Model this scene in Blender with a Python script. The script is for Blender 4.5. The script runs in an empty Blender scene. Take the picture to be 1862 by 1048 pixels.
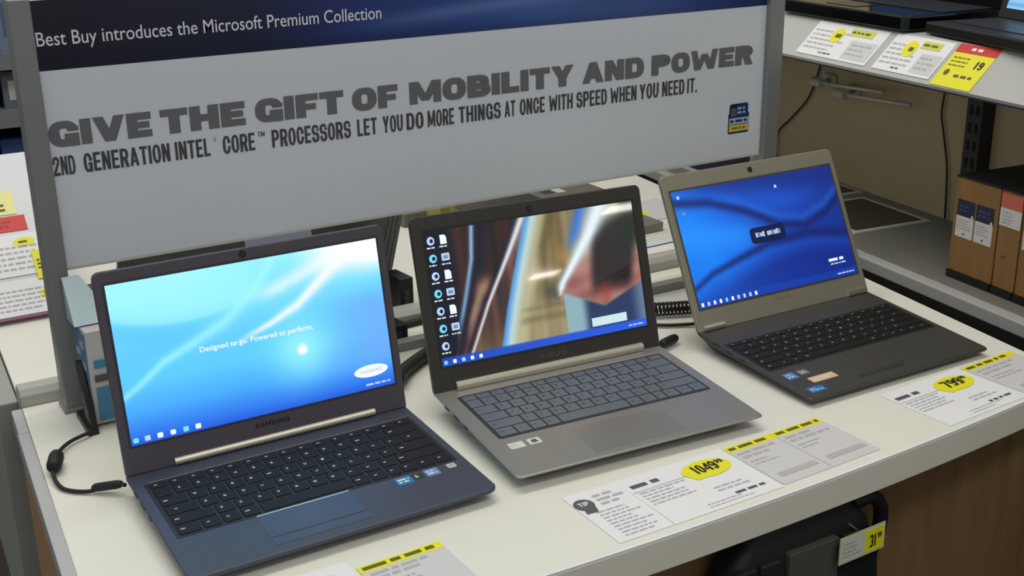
import bpy, bmesh, math, random
from mathutils import Vector, Matrix
random.seed(7)
scene = bpy.context.scene
COL = scene.collection
TH = 0.90                       # height of the table top above the floor; table-frame z = 0 is the table top

# ------------------------------------------------------------------ camera, world, lights
def cam_axes(yaw, pitch, roll):
    f = Vector((math.sin(yaw)*math.cos(pitch), math.cos(yaw)*math.cos(pitch), -math.sin(pitch)))
    r = Vector((math.cos(yaw), -math.sin(yaw), 0)); u = r.cross(f)
    c, s = math.cos(roll), math.sin(roll)
    return c*r + s*u, -s*r + c*u, f
cr, cu, cf = cam_axes(.5285, .3374, -.0149)
cam = bpy.data.cameras.new('camera'); cam_o = bpy.data.objects.new('camera', cam); COL.objects.link(cam_o)
cam.sensor_width = 36; cam.lens = 2223.9/1862*36; cam.clip_start = .02; cam.clip_end = 100
M = Matrix((cr, cu, -cf)).transposed().to_4x4(); M.translation = Vector((-.2298, -1.4836, .6388 + TH))
cam_o.matrix_world = M
scene.camera = cam_o

w = bpy.data.worlds.new('store'); scene.world = w; w.use_nodes = True
w.node_tree.nodes['Background'].inputs[0].default_value = (.95, .98, 1.0, 1)
w.node_tree.nodes['Background'].inputs[1].default_value = .41

vs = scene.view_settings
scene.display_settings.display_device = 'sRGB'
vs.view_transform = 'Standard'; vs.look = 'None'; vs.gamma = 1; vs.use_curve_mapping = False; vs.exposure = 0.0

def area(name, loc, size, size_y, power, color=(1, .97, .88)):
    l = bpy.data.lights.new(name, 'AREA'); l.shape = 'RECTANGLE'; l.size = size; l.size_y = size_y; l.energy = power; l.color = color
    o = bpy.data.objects.new(name, l); COL.objects.link(o); o.location = (loc[0], loc[1], loc[2]+TH)
    return o
# rows of ceiling troffers over the sales floor
area('ceiling_troffer_light', (.5, .3, 2.6), 2.4, .6, 34)
area('ceiling_troffer_light', (.3, -2.2, 2.6), 3.0, .6, 30)
area('ceiling_troffer_light', (.5, 3.0, 2.6), 3.0, .6, 26)

# ------------------------------------------------------------------ materials
def lin(c):
    c = c/255.0
    return c/12.92 if c <= .04045 else ((c+.055)/1.055)**2.4
def rgb(c): return (lin(c[0]), lin(c[1]), lin(c[2]), 1)
MATS = {}
def mat(name, col, rough=.5, metal=0, emit=None, estr=1, spec=.5, noise=0, nscale=40, coat=0):
    if name in MATS: return MATS[name]
    m = bpy.data.materials.new(name); m.use_nodes = True; MATS[name] = m
    nt = m.node_tree; b = nt.nodes['Principled BSDF']
    b.inputs['Base Color'].default_value = rgb(col); b.inputs['Roughness'].default_value = rough
    b.inputs['Metallic'].default_value = metal; b.inputs['Specular IOR Level'].default_value = spec
    if coat: b.inputs['Coat Weight'].default_value = coat; b.inputs['Coat Roughness'].default_value = .05
    if emit:
        b.inputs['Emission Color'].default_value = rgb(emit); b.inputs['Emission Strength'].default_value = estr
    if noise:
        tc = nt.nodes.new('ShaderNodeTexCoord'); n = nt.nodes.new('ShaderNodeTexNoise'); n.inputs['Scale'].default_value = nscale
        n.inputs['Detail'].default_value = 4
        mx = nt.nodes.new('ShaderNodeMix'); mx.data_type = 'RGBA'; mx.blend_type = 'MULTIPLY'
        ramp = nt.nodes.new('ShaderNodeMapRange'); ramp.inputs['To Min'].default_value = 1-noise; ramp.inputs['To Max'].default_value = 1+noise*.5
        nt.links.new(tc.outputs['Object'], n.inputs['Vector']); nt.links.new(n.outputs['Fac'], ramp.inputs['Value'])
        mx.inputs[0].default_value = 1; mx.inputs[6].default_value = rgb(col)
        nt.links.new(ramp.outputs[0], mx.inputs[7]); nt.links.new(mx.outputs[2], b.inputs['Base Color'])
    return m
def wood(name, c1, c2, rough=.5, axis=0, scale=6):
    m = mat(name, c1, rough); nt = m.node_tree; b = nt.nodes['Principled BSDF']
    tc = nt.nodes.new('ShaderNodeTexCoord'); mp = nt.nodes.new('ShaderNodeMapping')
    s = [scale*6]*3; s[axis] = scale*.5; mp.inputs['Scale'].default_value = s
    n = nt.nodes.new('ShaderNodeTexNoise'); n.inputs['Scale'].default_value = 1.5; n.inputs['Detail'].default_value = 6
    cr_ = nt.nodes.new('ShaderNodeValToRGB'); cr_.color_ramp.elements[0].position = .3; cr_.color_ramp.elements[1].position = .75
    cr_.color_ramp.elements[0].color = rgb(c1); cr_.color_ramp.elements[1].color = rgb(c2)
    nt.links.new(tc.outputs['Object'], mp.inputs['Vector']); nt.links.new(mp.outputs[0], n.inputs['Vector'])
    nt.links.new(n.outputs['Fac'], cr_.inputs[0]); nt.links.new(cr_.outputs[0], b.inputs['Base Color'])
    return m
def vcol_mat(name, emit, rough=.3, estr=1.0, spec=.5):
    m = mat(name, (5, 5, 6), rough, spec=spec); nt = m.node_tree; b = nt.nodes['Principled BSDF']
    a = nt.nodes.new('ShaderNodeVertexColor'); a.layer_name = 'picture'
    if emit:
        nt.links.new(a.outputs[0], b.inputs['Emission Color']); b.inputs['Emission Strength'].default_value = estr
    else:
        nt.links.new(a.outputs[0], b.inputs['Base Color'])
    return m

WHITE = mat('white_laminate', (226, 225, 214), .38, noise=.03, nscale=12)
FASCIA = mat('fascia_white', (224, 221, 206), .45)
TRIM = mat('grey_edge_trim', (172, 174, 176), .4)
WOODF = wood('front_wood', (118, 92, 58), (134, 106, 70), .6, 2)
WOODS = wood('side_wood', (168, 128, 92), (182, 142, 104), .5, 2)
GREYP = mat('grey_green_metal', (150, 154, 146), .5, noise=.08)
POST = mat('post_aluminium', (138, 140, 140), .42, .35)
PANEL = mat('sign_panel_white', (214, 220, 230), .22)
CARPET = mat('carpet', (58, 50, 44), .95, noise=.5, nscale=300)
BLACK = mat('black_plastic', (16, 16, 17), .45)
BLACKG = mat('black_gloss', (9, 9, 11), .12)
DARKGAP = mat('dark_gap', (10, 10, 10), .8)
RUBBER = mat('black_rubber', (14, 14, 14), .6)
CHROME = mat('hinge_metal', (205, 200, 182), .28, .7)
PAPER = mat('paper_white', (230, 230, 232), .5)
PAPERG = mat('paper_grey', (205, 203, 204), .5)
PAPERD = mat('paper_grey_dark', (182, 178, 178), .5)
YELLOW = mat('price_yellow', (232, 226, 24), .5)
REDP = mat('price_red', (206, 40, 34), .5)
INK = mat('ink_dark', (84, 84, 90), .6)
INKL = mat('ink_light', (176, 176, 180), .6)
INKY = mat('ink_on_yellow', (92, 90, 20), .6)
INKB = mat('ink_black', (20, 20, 12), .6)

# ------------------------------------------------------------------ object helpers
def T(x, y, z): return (x, y, z+TH)
def props(o, label=None, cat=None, group=None, kind=None):
    if label: o['label'] = label
    if cat: o['category'] = cat
    if group: o['group'] = group
    if kind: o['kind'] = kind
    return o
def empty(name, loc, label, cat, rz=0, group=None):
    o = bpy.data.objects.new(name, None); COL.objects.link(o); o.location = loc; o.rotation_euler = (0, 0, rz)
    o.empty_display_size = .05
    return props(o, label, cat, group)

class MB:
    def __init__(s): s.v = []; s.f = []; s.m = []; s.mats = []
    def mi(s, m):
        if m not in s.mats: s.mats.append(m)
        return s.mats.index(m)
    def add(s, vs, fs, m):
        b = len(s.v); k = s.mi(m)
        s.v += [tuple(v) for v in vs]
        for f in fs: s.f.append([b+i for i in f]); s.m.append(k)
        return s
    def box(s, x0, x1, y0, y1, z0, z1, m, fn=None):
        vs = [(x, y, z) for z in (z0, z1) for y in (y0, y1) for x in (x0, x1)]
        if fn: vs = [fn(*v) for v in vs]
        return s.add(vs, [(0, 2, 3, 1), (4, 5, 7, 6), (0, 1, 5, 4), (2, 6, 7, 3), (0, 4, 6, 2), (1, 3, 7, 5)], m)
    def prism(s, pts, fn, h0, h1, m):
        """2D outline (ccw) extruded from h0 to h1, mapped by fn(u, v, h)"""
        n = len(pts)
        vs = [fn(u, v, h0) for u, v in pts] + [fn(u, v, h1) for u, v in pts]
        fs = [tuple(range(n))[::-1], tuple(range(n, 2*n))] + [(i, (i+1) % n, n+(i+1) % n, n+i) for i in range(n)]
        return s.add(vs, fs, m)
    def plate(s, pts, fn, h, m):
        return s.add([fn(u, v, h) for u, v in pts], [tuple(range(len(pts)))], m)
    def loft(s, rings, m, cap=True):
        n = len(rings[0]); vs = [p for r in rings for p in r]; fs = []
        for k in range(len(rings)-1):
            for i in range(n): fs.append((k*n+i, k*n+(i+1) % n, (k+1)*n+(i+1) % n, (k+1)*n+i))
        if cap: fs += [tuple(range(n))[::-1], tuple(range((len(rings)-1)*n, len(rings)*n))]
        return s.add(vs, fs, m)
    def tube(s, pts, r, m, n=8, close=True):
        pts = [Vector(p) for p in pts]; rs = r if isinstance(r, (list, tuple)) else [r]*len(pts); rings = []
        up = Vector((.123, .31, .94)).normalized()
        for i, p in enumerate(pts):
            d = (pts[min(i+1, len(pts)-1)]-pts[max(i-1, 0)]).normalized()
            a = up - d*up.dot(d); a.normalize(); up = a; b = d.cross(a)
            rings.append([p + rs[i]*(math.cos(t)*a + math.sin(t)*b) for t in [2*math.pi*k/n for k in range(n)]])
        return s.loft(rings, m, close)
    def cyl(s, c, axis, r, h, m, n=20):
        c = Vector(c); ax = Vector(axis).normalized()
        return s.tube([c, c+ax*h], r, m, n)
    def build(s, name, parent=None, bevel=0, smooth=False, seg=2, loc=None):
        me = bpy.data.meshes.new(name); me.from_pydata(s.v, [], s.f)
        for m in s.mats: me.materials.append(m)
        for p, k in zip(me.polygons, s.m): p.material_index = k; p.use_smooth = smooth
        me.update()
        o = bpy.data.objects.new(name, me); COL.objects.link(o)
        if parent: o.parent = parent
        if loc: o.location = loc
        if bevel:
            bm = o.modifiers.new('bevel', 'BEVEL'); bm.width = bevel; bm.segments = seg; bm.limit_method = 'ANGLE'; bm.angle_limit = .7
        return o

def rrect(x0, y0, x1, y1, r, n=5):
    rr = r if isinstance(r, (list, tuple)) else [r]*4     # TR, TL, BL, BR
    out = []
    for (cx, cy, a0, q) in ((x1-rr[0], y1-rr[0], 0, rr[0]), (x0+rr[1], y1-rr[1], 90, rr[1]), (x0+rr[2], y0+rr[2], 180, rr[2]), (x1-rr[3], y0+rr[3], 270, rr[3])):
        if q <= 1e-6: out.append((cx, cy)); continue
        for k in range(n+1):
            a = math.radians(a0+90*k/n); out.append((cx+q*math.cos(a), cy+q*math.sin(a)))
    return out
def ellipse(cx, cy, a, b, n=28): return [(cx+a*math.cos(2*math.pi*k/n), cy+b*math.sin(2*math.pi*k/n)) for k in range(n)]
def smooth_path(pts, sub=8):
    P = [Vector(p) for p in pts]; out = []
    for i in range(len(P)-1):
        p0, p1, p2, p3 = P[max(i-1, 0)], P[i], P[i+1], P[min(i+2, len(P)-1)]
        for k in range(sub):
            t = k/sub
            out.append(.5*((2*p1)+(-p0+p2)*t+(2*p0-5*p1+4*p2-p3)*t*t+(-p0+3*p1-3*p2+p3)*t**3))
    out.append(P[-1]); return out

# ------------------------------------------------------------------ block lettering (each glyph: polygons in a box of width w, height 1)
def ringpts(x0, y0, x1, y1, rx, ry, K=6, left=True, right=True):
    xm, ym = (x0+x1)/2, (y0+y1)/2; out = [(x1, ym)]
    for (sx, sy, a0, rnd) in ((1, 1, 0, right), (-1, 1, 90, left), (-1, -1, 180, left), (1, -1, 270, right)):
        qx, qy = (rx, ry) if rnd else (1e-4, 1e-4)
        cx = (x1-qx) if sx > 0 else (x0+qx); cy = (y1-qy) if sy > 0 else (y0+qy)
        for k in range(K):
            a = math.radians(a0+90*k/(K-1)); out.append((cx+qx*math.cos(a), cy+qy*math.sin(a)))
        out.append({(1, 1): (xm, y1), (-1, 1): (x0, ym), (-1, -1): (xm, y0), (1, -1): (x1, ym)}[(sx, sy)])
    return out                      # 0 RM, 1-6 TR, 7 TM, 8-13 TL, 14 LM, 15-20 BL, 21 BM, 22-27 BR, 28 RM
def ring(x0, y0, x1, y1, sx, sy, rng=((0, 28),), rx=None, ry=None, left=True, right=True):
    W, H = x1-x0, y1-y0; rx = rx if rx is not None else W*.42; ry = ry if ry is not None else min(H*.42, rx*2.2)
    o = ringpts(x0, y0, x1, y1, rx, ry, 6, left, right)
    i = ringpts(x0+sx, y0+sy, x1-sx, y1-sy, max(rx-sx, W*.06), max(ry-sy, H*.06), 6, left, right)
    P = []
    for a, b in rng:
        for k in range(a, b): P.append([i[k], o[k], o[k+1], i[k+1]])
    return P
def R(x0, y0, x1, y1): return [(x0, y0), (x1, y0), (x1, y1), (x0, y1)]
def glyph(c, w, sx, sy):
    h = .5; P = []
    if c in 'OQ0': P = ring(0, 0, w, 1, sx, sy) + ([[(w*.55, .25), (w*.85, -.08), (w, .05), (w*.7, .33)]] if c == 'Q' else [])
    elif c == 'D': P = ring(0, 0, w, 1, sx, sy, left=False)
    elif c in 'CG':
        P = ring(0, 0, w, 1, sx, sy, ((1, 27),)) + [R(w-sx, .64, w, .76), R(w-sx, .26, w, .36)]
        if c == 'G': P += [R(w-sx, .1, w, .5), R(w*.52, .5-sy*.85, w, .5), R(w-sx*.9, 0, w, .3)]
    elif c == 'U': P = ring(0, 0, w, 1, sx, sy, ((14, 28),)) + [R(0, .5, sx, 1), R(w-sx, .5, w, 1)]
    elif c == 'J': P = ring(0, 0, w, 1, sx, sy, ((15, 28),)) + [R(w-sx, .5, w, 1), R(0, .28, sx, .38)]
    elif c == 'S':
        m = .5+sy/2
        P = ring(0, m-sy, w, 1, sx, sy, ((2, 21),)) + ring(0, 0, w, m, sx, sy, ((0, 7), (16, 28))) + [R(w-sx, .66, w, .78), R(0, .2, sx, .32)]
    elif c == 'B': P = ring(0, .5-sy/2, w*.94, 1, sx, sy, left=False) + ring(0, 0, w, .5+sy/2, sx, sy, left=False)
    elif c in 'PR':
        P = ring(0, .40, w, 1, sx, sy, left=False) + [R(0, 0, sx, .6)]
        if c == 'R': P += [[(w-sx*1.08, 0), (w+.02*w, 0), (w*.80, .46), (w*.42, .46)]]
    elif c == 'E': P = [R(0, 0, sx, 1), R(sx, 0, w, sy), R(sx, 1-sy, w, 1), R(sx, .5-sy*.45, w*.92, .5+sy*.45)]
    elif c == 'F': P = [R(0, 0, sx, 1), R(sx, 1-sy, w, 1), R(sx, .44-sy*.4, w*.9, .44+sy*.5)]
    elif c == 'L': P = [R(0, 0, sx, 1), R(sx, 0, w, sy)]
    elif c == 'H': P = [R(0, 0, sx, 1), R(w-sx, 0, w, 1), R(sx, .5-sy*.5, w-sx, .5+sy*.5)]
    elif c == 'I': P = [R(0, 0, w, 1)]
    elif c == 'T': P = [R(0, 1-sy, w, 1), R(w/2-sx/2, 0, w/2+sx/2, 1-sy)]
    elif c == 'N': P = [R(0, 0, sx, 1), R(w-sx, 0, w, 1), [(sx*.1, 1), (w-sx*1.1, 0), (w-sx*.1, 0), (sx*1.1, 1)]]
    elif c == 'M': P = [R(0, 0, sx*.9, 1), R(w-sx*.9, 0, w, 1), [(0, 1), (w/2-sx*.45, .12), (w/2+sx*.45, .12), (sx*1.05, 1)], [(w-sx*1.05, 1), (w/2-sx*.45, .12), (w/2+sx*.45, .12), (w, 1)]]
    elif c == 'W':
        q = w/4; P = []
        for a, b, t0, t1 in ((0, q, 1, 0), (q, 2*q, 0, .8), (2*q, 3*q, .8, 0), (3*q, 4*q, 0, 1)):
            e = sx*.45; A = min(max(a, e), w-e); B = min(max(b, e), w-e)
            P.append([(A-e, t0), (B-e, t1), (B+e, t1), (A+e, t0)])
    elif c in 'VAΛ':
        e = sx*.5
        P = [[(0, 1), (w/2-e, 0), (w/2+e, 0), (2*e, 1)], [(w-2*e, 1), (w/2-e, 0), (w/2+e, 0), (w, 1)]]
        if c == 'A': P = [[(x, 1-y) for x, y in p] for p in P] + [R(w*.25, .2, w*.75, .2+sy*.8)]
    elif c == 'X': P = [[(0, 0), (sx, 0), (w, 1), (w-sx, 1)], [(w-sx, 0), (w, 0), (sx, 1), (0, 1)]]
    elif c == 'Y': P = [R(w/2-sx/2, 0, w/2+sx/2, .45), [(0, 1), (w/2-sx/2, .38), (w/2+sx/2, .38), (sx*1.05, 1)], [(w-sx*1.05, 1), (w/2-sx/2, .38), (w/2+sx/2, .38), (w, 1)]]
    elif c == 'K': P = [R(0, 0, sx, 1), [(sx, .35), (w-sx*.2, 1), (w-sx*1.2, 1), (sx, .6)], [(w-sx, 0), (w, 0), (w*.6, .68), (w*.4, .5)]]
    elif c == 'Z': P = [R(0, 0, w, sy), R(0, 1-sy, w, 1), [(0, sy), (sx, sy), (w, 1-sy), (w-sx, 1-sy)]]
    elif c == '1': P = [R(w/2-sx/2, 0, w/2+sx/2, 1), [(w*.08, .66), (w/2-sx/2, .74), (w/2, 1), (w/2-sx*.4, 1)]]
    elif c == '2': P = ring(0, .42, w, 1, sx, sy, ((0, 13),)) + [R(0, .62, sx, .73), R(0, 0, w, sy), [(0, sy), (sx*1.1, sy), (w, .66), (w-sx, .72)]]
    elif c == '3': P = ring(0, .45, w, 1, sx, sy, ((0, 13), (21, 28))) + ring(0, 0, w, .55, sx, sy, ((0, 7), (16, 28)))
    elif c == '4': P = [R(w*.62, 0, w*.62+sx, 1), R(0, .22, w, .22+sy), [(0, .22+sy), (sx, .22+sy), (w*.62+sx, 1), (w*.62, 1)]]
    elif c == '5': P = ring(0, 0, w, .62, sx, sy, ((0, 7), (16, 28))) + [R(0, 1-sy, w, 1), R(0, .5, sx, 1), R(0, .62-sy, w/2, .62)]
    elif c == '6': P = ring(0, 0, w, .6, sx, sy) + ring(0, 0, w, 1, sx, sy, ((3, 20),))
    elif c == '7': P = [R(0, 1-sy, w, 1), [(w*.18, 0), (w*.18+sx, 0), (w, 1-sy), (w-sx, 1-sy)]]
    elif c == '8': P = ring(0, .46, w, 1, sx, sy) + ring(0, 0, w, .54, sx, sy)
    elif c == '9': P = ring(0, .4, w, 1, sx, sy) + ring(0, 0, w, 1, sx, sy, ((17, 28),)) + [R(w-sx, .4, w, .75)]
    elif c == '.': P = [R(0, 0, w, sy)]
    elif c == '\'': P = [R(0, .7, w, 1)]
    elif c == '-': P = [R(0, .42, w, .42+sy)]
    return P
WID = {'I': None, 'M': 1.32, 'W': 1.5, '.': None, 'E': .86, 'F': .84, 'L': .8, 'T': .92, 'J': .8, 'A': 1.1, 'V': 1.1, 'Y': 1.06, '1': .72, '\'': None, '4': 1.05}
def lettering(mb, text, fn, u0, v0, height, width, h, m, base=.8, sx=.3, sy=.24, gap=.1, space=.35, lift=8e-6):
    """lays block capitals from u0 with the baseline at v0, scaled so the line is `width` long"""
    items = []; x = 0
    for c in text:
        if c == ' ': x += space; continue
        k = WID.get(c, 1); wd = sx if k is None else base*k
        items.append((c, x, wd)); x += wd+gap
    x -= gap; s = width/x
    for c, px, wd in items:
        for j, P in enumerate(glyph(c, wd, sx, sy)):
            ar = sum(P[i][0]*P[(i+1) % len(P)][1]-P[(i+1) % len(P)][0]*P[i][1] for i in range(len(P)))
            mb.plate([(u0+(px+a)*s, v0+b*height) for a, b in (P if ar > 0 else P[::-1])], fn, h+j*lift, m)
    return s
def font_text(mb, text, fn, u0, v0, width, h, m, bold=0, capheight=None):
    cu_ = bpy.data.curves.new('text_curve', 'FONT'); cu_.body = text; cu_.size = 1; cu_.offset = bold; cu_.resolution_u = 4; cu_.fill_mode = 'FRONT'
    o = bpy.data.objects.new('text_curve', cu_); COL.objects.link(o); bpy.context.view_layer.update()
    dg = bpy.context.evaluated_depsgraph_get(); me = bpy.data.meshes.new_from_object(o.evaluated_get(dg))
    xs = [v.co.x for v in me.vertices]; x0, x1 = min(xs), max(xs); s = width/(x1-x0); sv = s if capheight is None else capheight/.7
    mb.add([fn(u0+(v.co.x-x0)*s, v0+v.co.y*sv, h) for v in me.vertices], [tuple(p.vertices) for p in me.polygons], m)
    bpy.data.objects.remove(o); bpy.data.curves.remove(cu_); bpy.data.meshes.remove(me)
def dashes(mb, fn, u0, v0, u1, v1, h, m, rows=4, fill=.55, rnd=None, ragged=.4):
    """rows of word-like printed marks"""
    rnd = rnd or random
    dv = (v1-v0)/rows
    for r in range(rows):
        u = u0; end = u1-(u1-u0)*rnd.random()*ragged; y0 = v1-(r+1)*dv+dv*(1-fill)/2; y1 = y0+dv*fill
        while u < end:
            L = (y1-y0)*rnd.uniform(1.2, 4.5); e = min(u+L, end)
            if e-u > (y1-y0)*.5: mb.plate(R(u, y0, e, y1), fn, h, m)
            u = e+(y1-y0)*.8
def picture(mb_name, fn, u0, v0, u1, v1, h, func, m, nu=120, nv=68, parent=None, name='display'):
    """a printed or lit flat picture: fine grid with colours as an attribute"""
    vs = []; cols = []
    for j in range(nv+1):
        for i in range(nu+1):
            a, b = i/nu, j/nv; vs.append(fn(u0+(u1-u0)*a, v0+(v1-v0)*b, h)); cols.append(func(a, b))
    fs = [(j*(nu+1)+i, j*(nu+1)+i+1, (j+1)*(nu+1)+i+1, (j+1)*(nu+1)+i) for j in range(nv) for i in range(nu)]
    me = bpy.data.meshes.new(name); me.from_pydata([tuple(v) for v in vs], [], fs)
    at = me.color_attributes.new('picture', 'FLOAT_COLOR', 'POINT')
    for k, c in enumerate(cols): at.data[k].color = rgb([min(max(x, 0), 255) for x in c])
    me.materials.append(m); me.update()
    o = bpy.data.objects.new(name, me); COL.objects.link(o)
    if parent: o.parent = parent
    return o
def mix(a, b, t): t = min(max(t, 0), 1); return tuple(x+(y-x)*t for x, y in zip(a, b))
def sst(a, b, x):
    t = min(max((x-a)/(b-a), 0), 1); return t*t*(3-2*t)
def bell(x, c, w): return math.exp(-((x-c)/w)**2)
def interp(x, pts):
    if x <= pts[0][0]: return pts[0][1]
    for (a, p), (b, q) in zip(pts, pts[1:]):
        if x <= b:
            t = (x-a)/(b-a)
            return p+(q-p)*t if not isinstance(p, tuple) else mix(p, q, t)
    return pts[-1][1]

# ------------------------------------------------------------------ floor
fl = MB().box(-6, 9, -9, 9, -.05, 0, CARPET).build('floor'); props(fl, kind='structure')

# ------------------------------------------------------------------ display table (front half, back half, divider)
def front_y(x): return -.636+.085*(x-.5)**2
def xl(y): return .055*(y-.03)                      # the left end runs slightly out of square
XR = 1.165
def table_outline(x0, x1, yb, n=24, off=0):
    xs = [x0+(x1-x0)*k/n for k in range(n+1)]
    return [(x, front_y(x)+off) for x in xs]+[(x1+.145*(yb-front_y(x1)), yb), (-.057, yb)]
tb = empty('display_table', T(.55, -.3, -TH), 'white laptop display table with a brown wood front, nearest to the viewer', 'table')
XF0, XF1 = -.093, 1.126
def tl(u, v, h): return (u-.55, v+.3, h+TH)
MB().prism(table_outline(XF0, XF1, .03), tl, -.022, 0, WHITE).build('tabletop', tb, bevel=.0012)
def tls(x, y, z): return tl(x+xl(y), y, z)
fa = MB(); n = 24; xs = [XF0+(XF1-XF0)*k/n for k in range(n+1)]
fa.prism([(x, front_y(x)-.004) for x in xs]+[(x, front_y(x)+.018) for x in xs[::-1]], tl, -.038, -.0015, FASCIA)
fa.build('fascia', tb, bevel=.001)
lip = MB(); lip.prism([(x, front_y(x)-.0035) for x in xs]+[(x, front_y(x)-.0005) for x in xs[::-1]], tl, -.0015, .0006, PAPER); lip.build('edge_lip', tb)
MB().box(-.071, -.0575, -.62, -.045, -.028, -.0002, TRIM, tls).build('edge_trim', tb, bevel=.001)
MB().box(-.070, -.0575, -.0445, .03, -.028, -.0002, TRIM, tls).build('end_block', tb, bevel=.001)
MB().box(-.07, 1.128, -.575, -.555, -TH+.08, -.022, WOODF, tl).build('front_panel', tb)
MB().box(-.066, -.05, -.575, .03, -.26, -.022, WOODS, tls).build('side_panel', tb)
MB().box(-.085, -.051, -.58, .03, -.43, -.26, GREYP, tls).build('side_skirt', tb, bevel=.002)
MB().prism([(1.108, -.554), (1.128, -.554), (1.213, .03), (1.193, .03)], tl, -TH+.04, -.022, WOODF).build('side_panel', tb)
MB().box(.06, 1.08, -.5, .02, -TH, -TH+.08, BLACK, tl).build('plinth', tb)

bt = empty('display_table', T(.55, .36, -TH), 'white table back to back with the nearest one, seen behind the sign', 'table')
def tb2(u, v, h): return (u-.55, v-.36, h+TH)
MB().prism([(-.055, .0655), (1.224, .0655), (1.295, .70), (-.03, .70)], tb2, -.022, 0, WHITE).build('tabletop', bt, bevel=.001)
MB().prism([(-.085, .0655), (-.0565, .0655), (-.0315, .70), (-.06, .70)], tb2, -.43, -.004, GREYP).build('side_panel', bt, bevel=.002)
MB().box(.08, 1.17, .1, .66, -TH, -.022, WOODF, tb2).build('base_cabinet', bt)
props(MB().box(.405, .955, -.058, -.040, 0, .013, mat('strip_grey', (150, 150, 144), .45)).build('cable_strip', bevel=.0015, loc=(0, 0, TH)), 'low grey strip across the white table behind the middle laptop', 'strip')
rl = MB(); rl.prism([(.031, .0), (.065, .0), (.065, .014), (.058, .022), (.038, .022), (.031, .014)], lambda u, v, h: T(h, u, v-.02 if v == 0 else v), -.057, 1.219, mat('divider_grey', (168, 168, 160), .4))
props(rl.build('divider_rail', bevel=.001), 'low grey rail dividing the two back to back white tables', 'rail')

# ------------------------------------------------------------------ sign
sg = empty('store_sign', T(.53, .0, 0), 'large white sign with blue band and headline between two grey posts', 'sign')
def sf(u, v, h): return (u-.53, -.006-h, v)
def sfw(u, v, h): return T(u, -.006-h, v)
for x0, x1 in ((-.012, .0125), (1.1015, 1.1315)):
    p = MB(); ins = .002
    p.box(x0-.53, x1-.53, -.016, .016, .0, .50, POST)
    p.box(x0-.53-.003, x1-.53+.003, -.019, .019, .0, .006, POST)
    p.build('post', sg, bevel=.0015)
pm = MB().box(.0125-.53, 1.1015-.53, -.006, .006, .183, .497, PANEL).build('panel', sg)
MB().box(.0125-.53, 1.1015-.53, -.0075, .0075, .1795, .183, mat('panel_edge', (196, 196, 190), .3)).build('bottom_edge', sg)
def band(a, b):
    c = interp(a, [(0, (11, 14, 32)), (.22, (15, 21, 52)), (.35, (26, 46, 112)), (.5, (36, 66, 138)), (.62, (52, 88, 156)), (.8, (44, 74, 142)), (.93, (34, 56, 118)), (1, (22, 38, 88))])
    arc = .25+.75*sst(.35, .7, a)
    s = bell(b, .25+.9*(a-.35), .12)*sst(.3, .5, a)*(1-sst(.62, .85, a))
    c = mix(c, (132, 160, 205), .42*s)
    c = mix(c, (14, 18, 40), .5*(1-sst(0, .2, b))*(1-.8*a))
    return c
picture(None, sf, .0128, .4180, 1.1012, .4968, .0003, band, vcol_mat('sign_band', False, .2), 96, 16, sg, 'blue_band')
tx = MB(); font_text(tx, 'Best Buy introduces the Microsoft Premium Collection', sf, .0150, .4460, .4275, .0008, mat('sign_text_white', (226, 230, 238), .4), .002, .0160)
tx.build('band_lettering', sg)
hd = MB()
for wd_, a_, b_ in (('GIVE', .0140, .1330), ('THE', .1440, .2500), ('GIFT', .2630, .3830), ('OF', .3950, .4610), ('MOBILITY', .4780, .7410), ('AND', .7560, .8660), ('POWER', .8800, 1.0770)):
    lettering(hd, wd_, sf, a_, .3290, .0300, b_-a_, .0006, mat('headline_grey', (104, 106, 112), .5), base=1.0, sx=.37, sy=.29, gap=.06, lift=2e-5)
hd.build('headline_lettering', sg)
sb = MB(); DG = mat('subline_grey', (66, 68, 74), .5)
KW = dict(base=.5, sx=.165, sy=.15, gap=.085, space=.22)
KW['lift'] = 2e-5
for wd_, a_, b_ in (('2ND', .0142, 0.0389), ('GENERATION', .0490, 0.1514), ('INTEL', .1580, 0.2014), ('CORE', .2180, 0.2594), ('PROCESSORS', .2820, 0.3904), ('LET', .4000, 0.4284), ('YOU', .4370, 0.4664), ('DO', .4720, 0.4974),
                    ('MORE', .5040, 0.5444), ('THINGS', .5520, 0.6184), ('AT', .6250, 0.6424), ('ONCE', .6500, 0.6914), ('WITH', .6990, 0.7394), ('SPEED', .7460, 0.7994), ('WHEN', .8060, 0.8534), ('YOU', .8590, 0.8944), ('NEED', .9010, 0.9434), ('IT.', .9490, 0.9684)):
    lettering(sb, wd_, sf, a_, .2955, .0225, b_-a_, .0006, DG, **KW)
sb.plate(ellipse(.2085, .3155, .0022, .0028, 12), sf, .0006, INKL)
lettering(sb, 'TM', sf, .2640, .3115, .0065, .0090, .0006, DG, base=.6, sx=.17, sy=.16, gap=.12, lift=2e-5)
sb.build('subline_lettering', sg)
def bf(u, v, h): return sf(u+.0290, v-.0080, h)
bd = MB(); B1 = mat('badge_blue', (24, 60, 124), .3); B2 = mat('badge_dark', (22, 32, 62), .3); B3 = mat('badge_pale', (176, 186, 200), .3); B4 = mat('badge_gold', (206, 190, 92), .3)
bd.plate(rrect(1.0065, .2290, 1.0445, .2765, .004), bf, .0005, B2)
bd.plate(rrect(1.0045, .2290, 1.0465, .2620, .003), bf, .0007, B2)
bd.plate(rrect(1.0195, .2555, 1.0435, .2745, .003), bf, .0010, B1)
bd.plate(rrect(1.0085, .2560, 1.0195, .2700, .002), bf, .0011, mat('badge_green', (70, 96, 104), .3))
bd.plate(R(1.0060, .2440, 1.0455, .2540), bf, .0010, B3)
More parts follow.
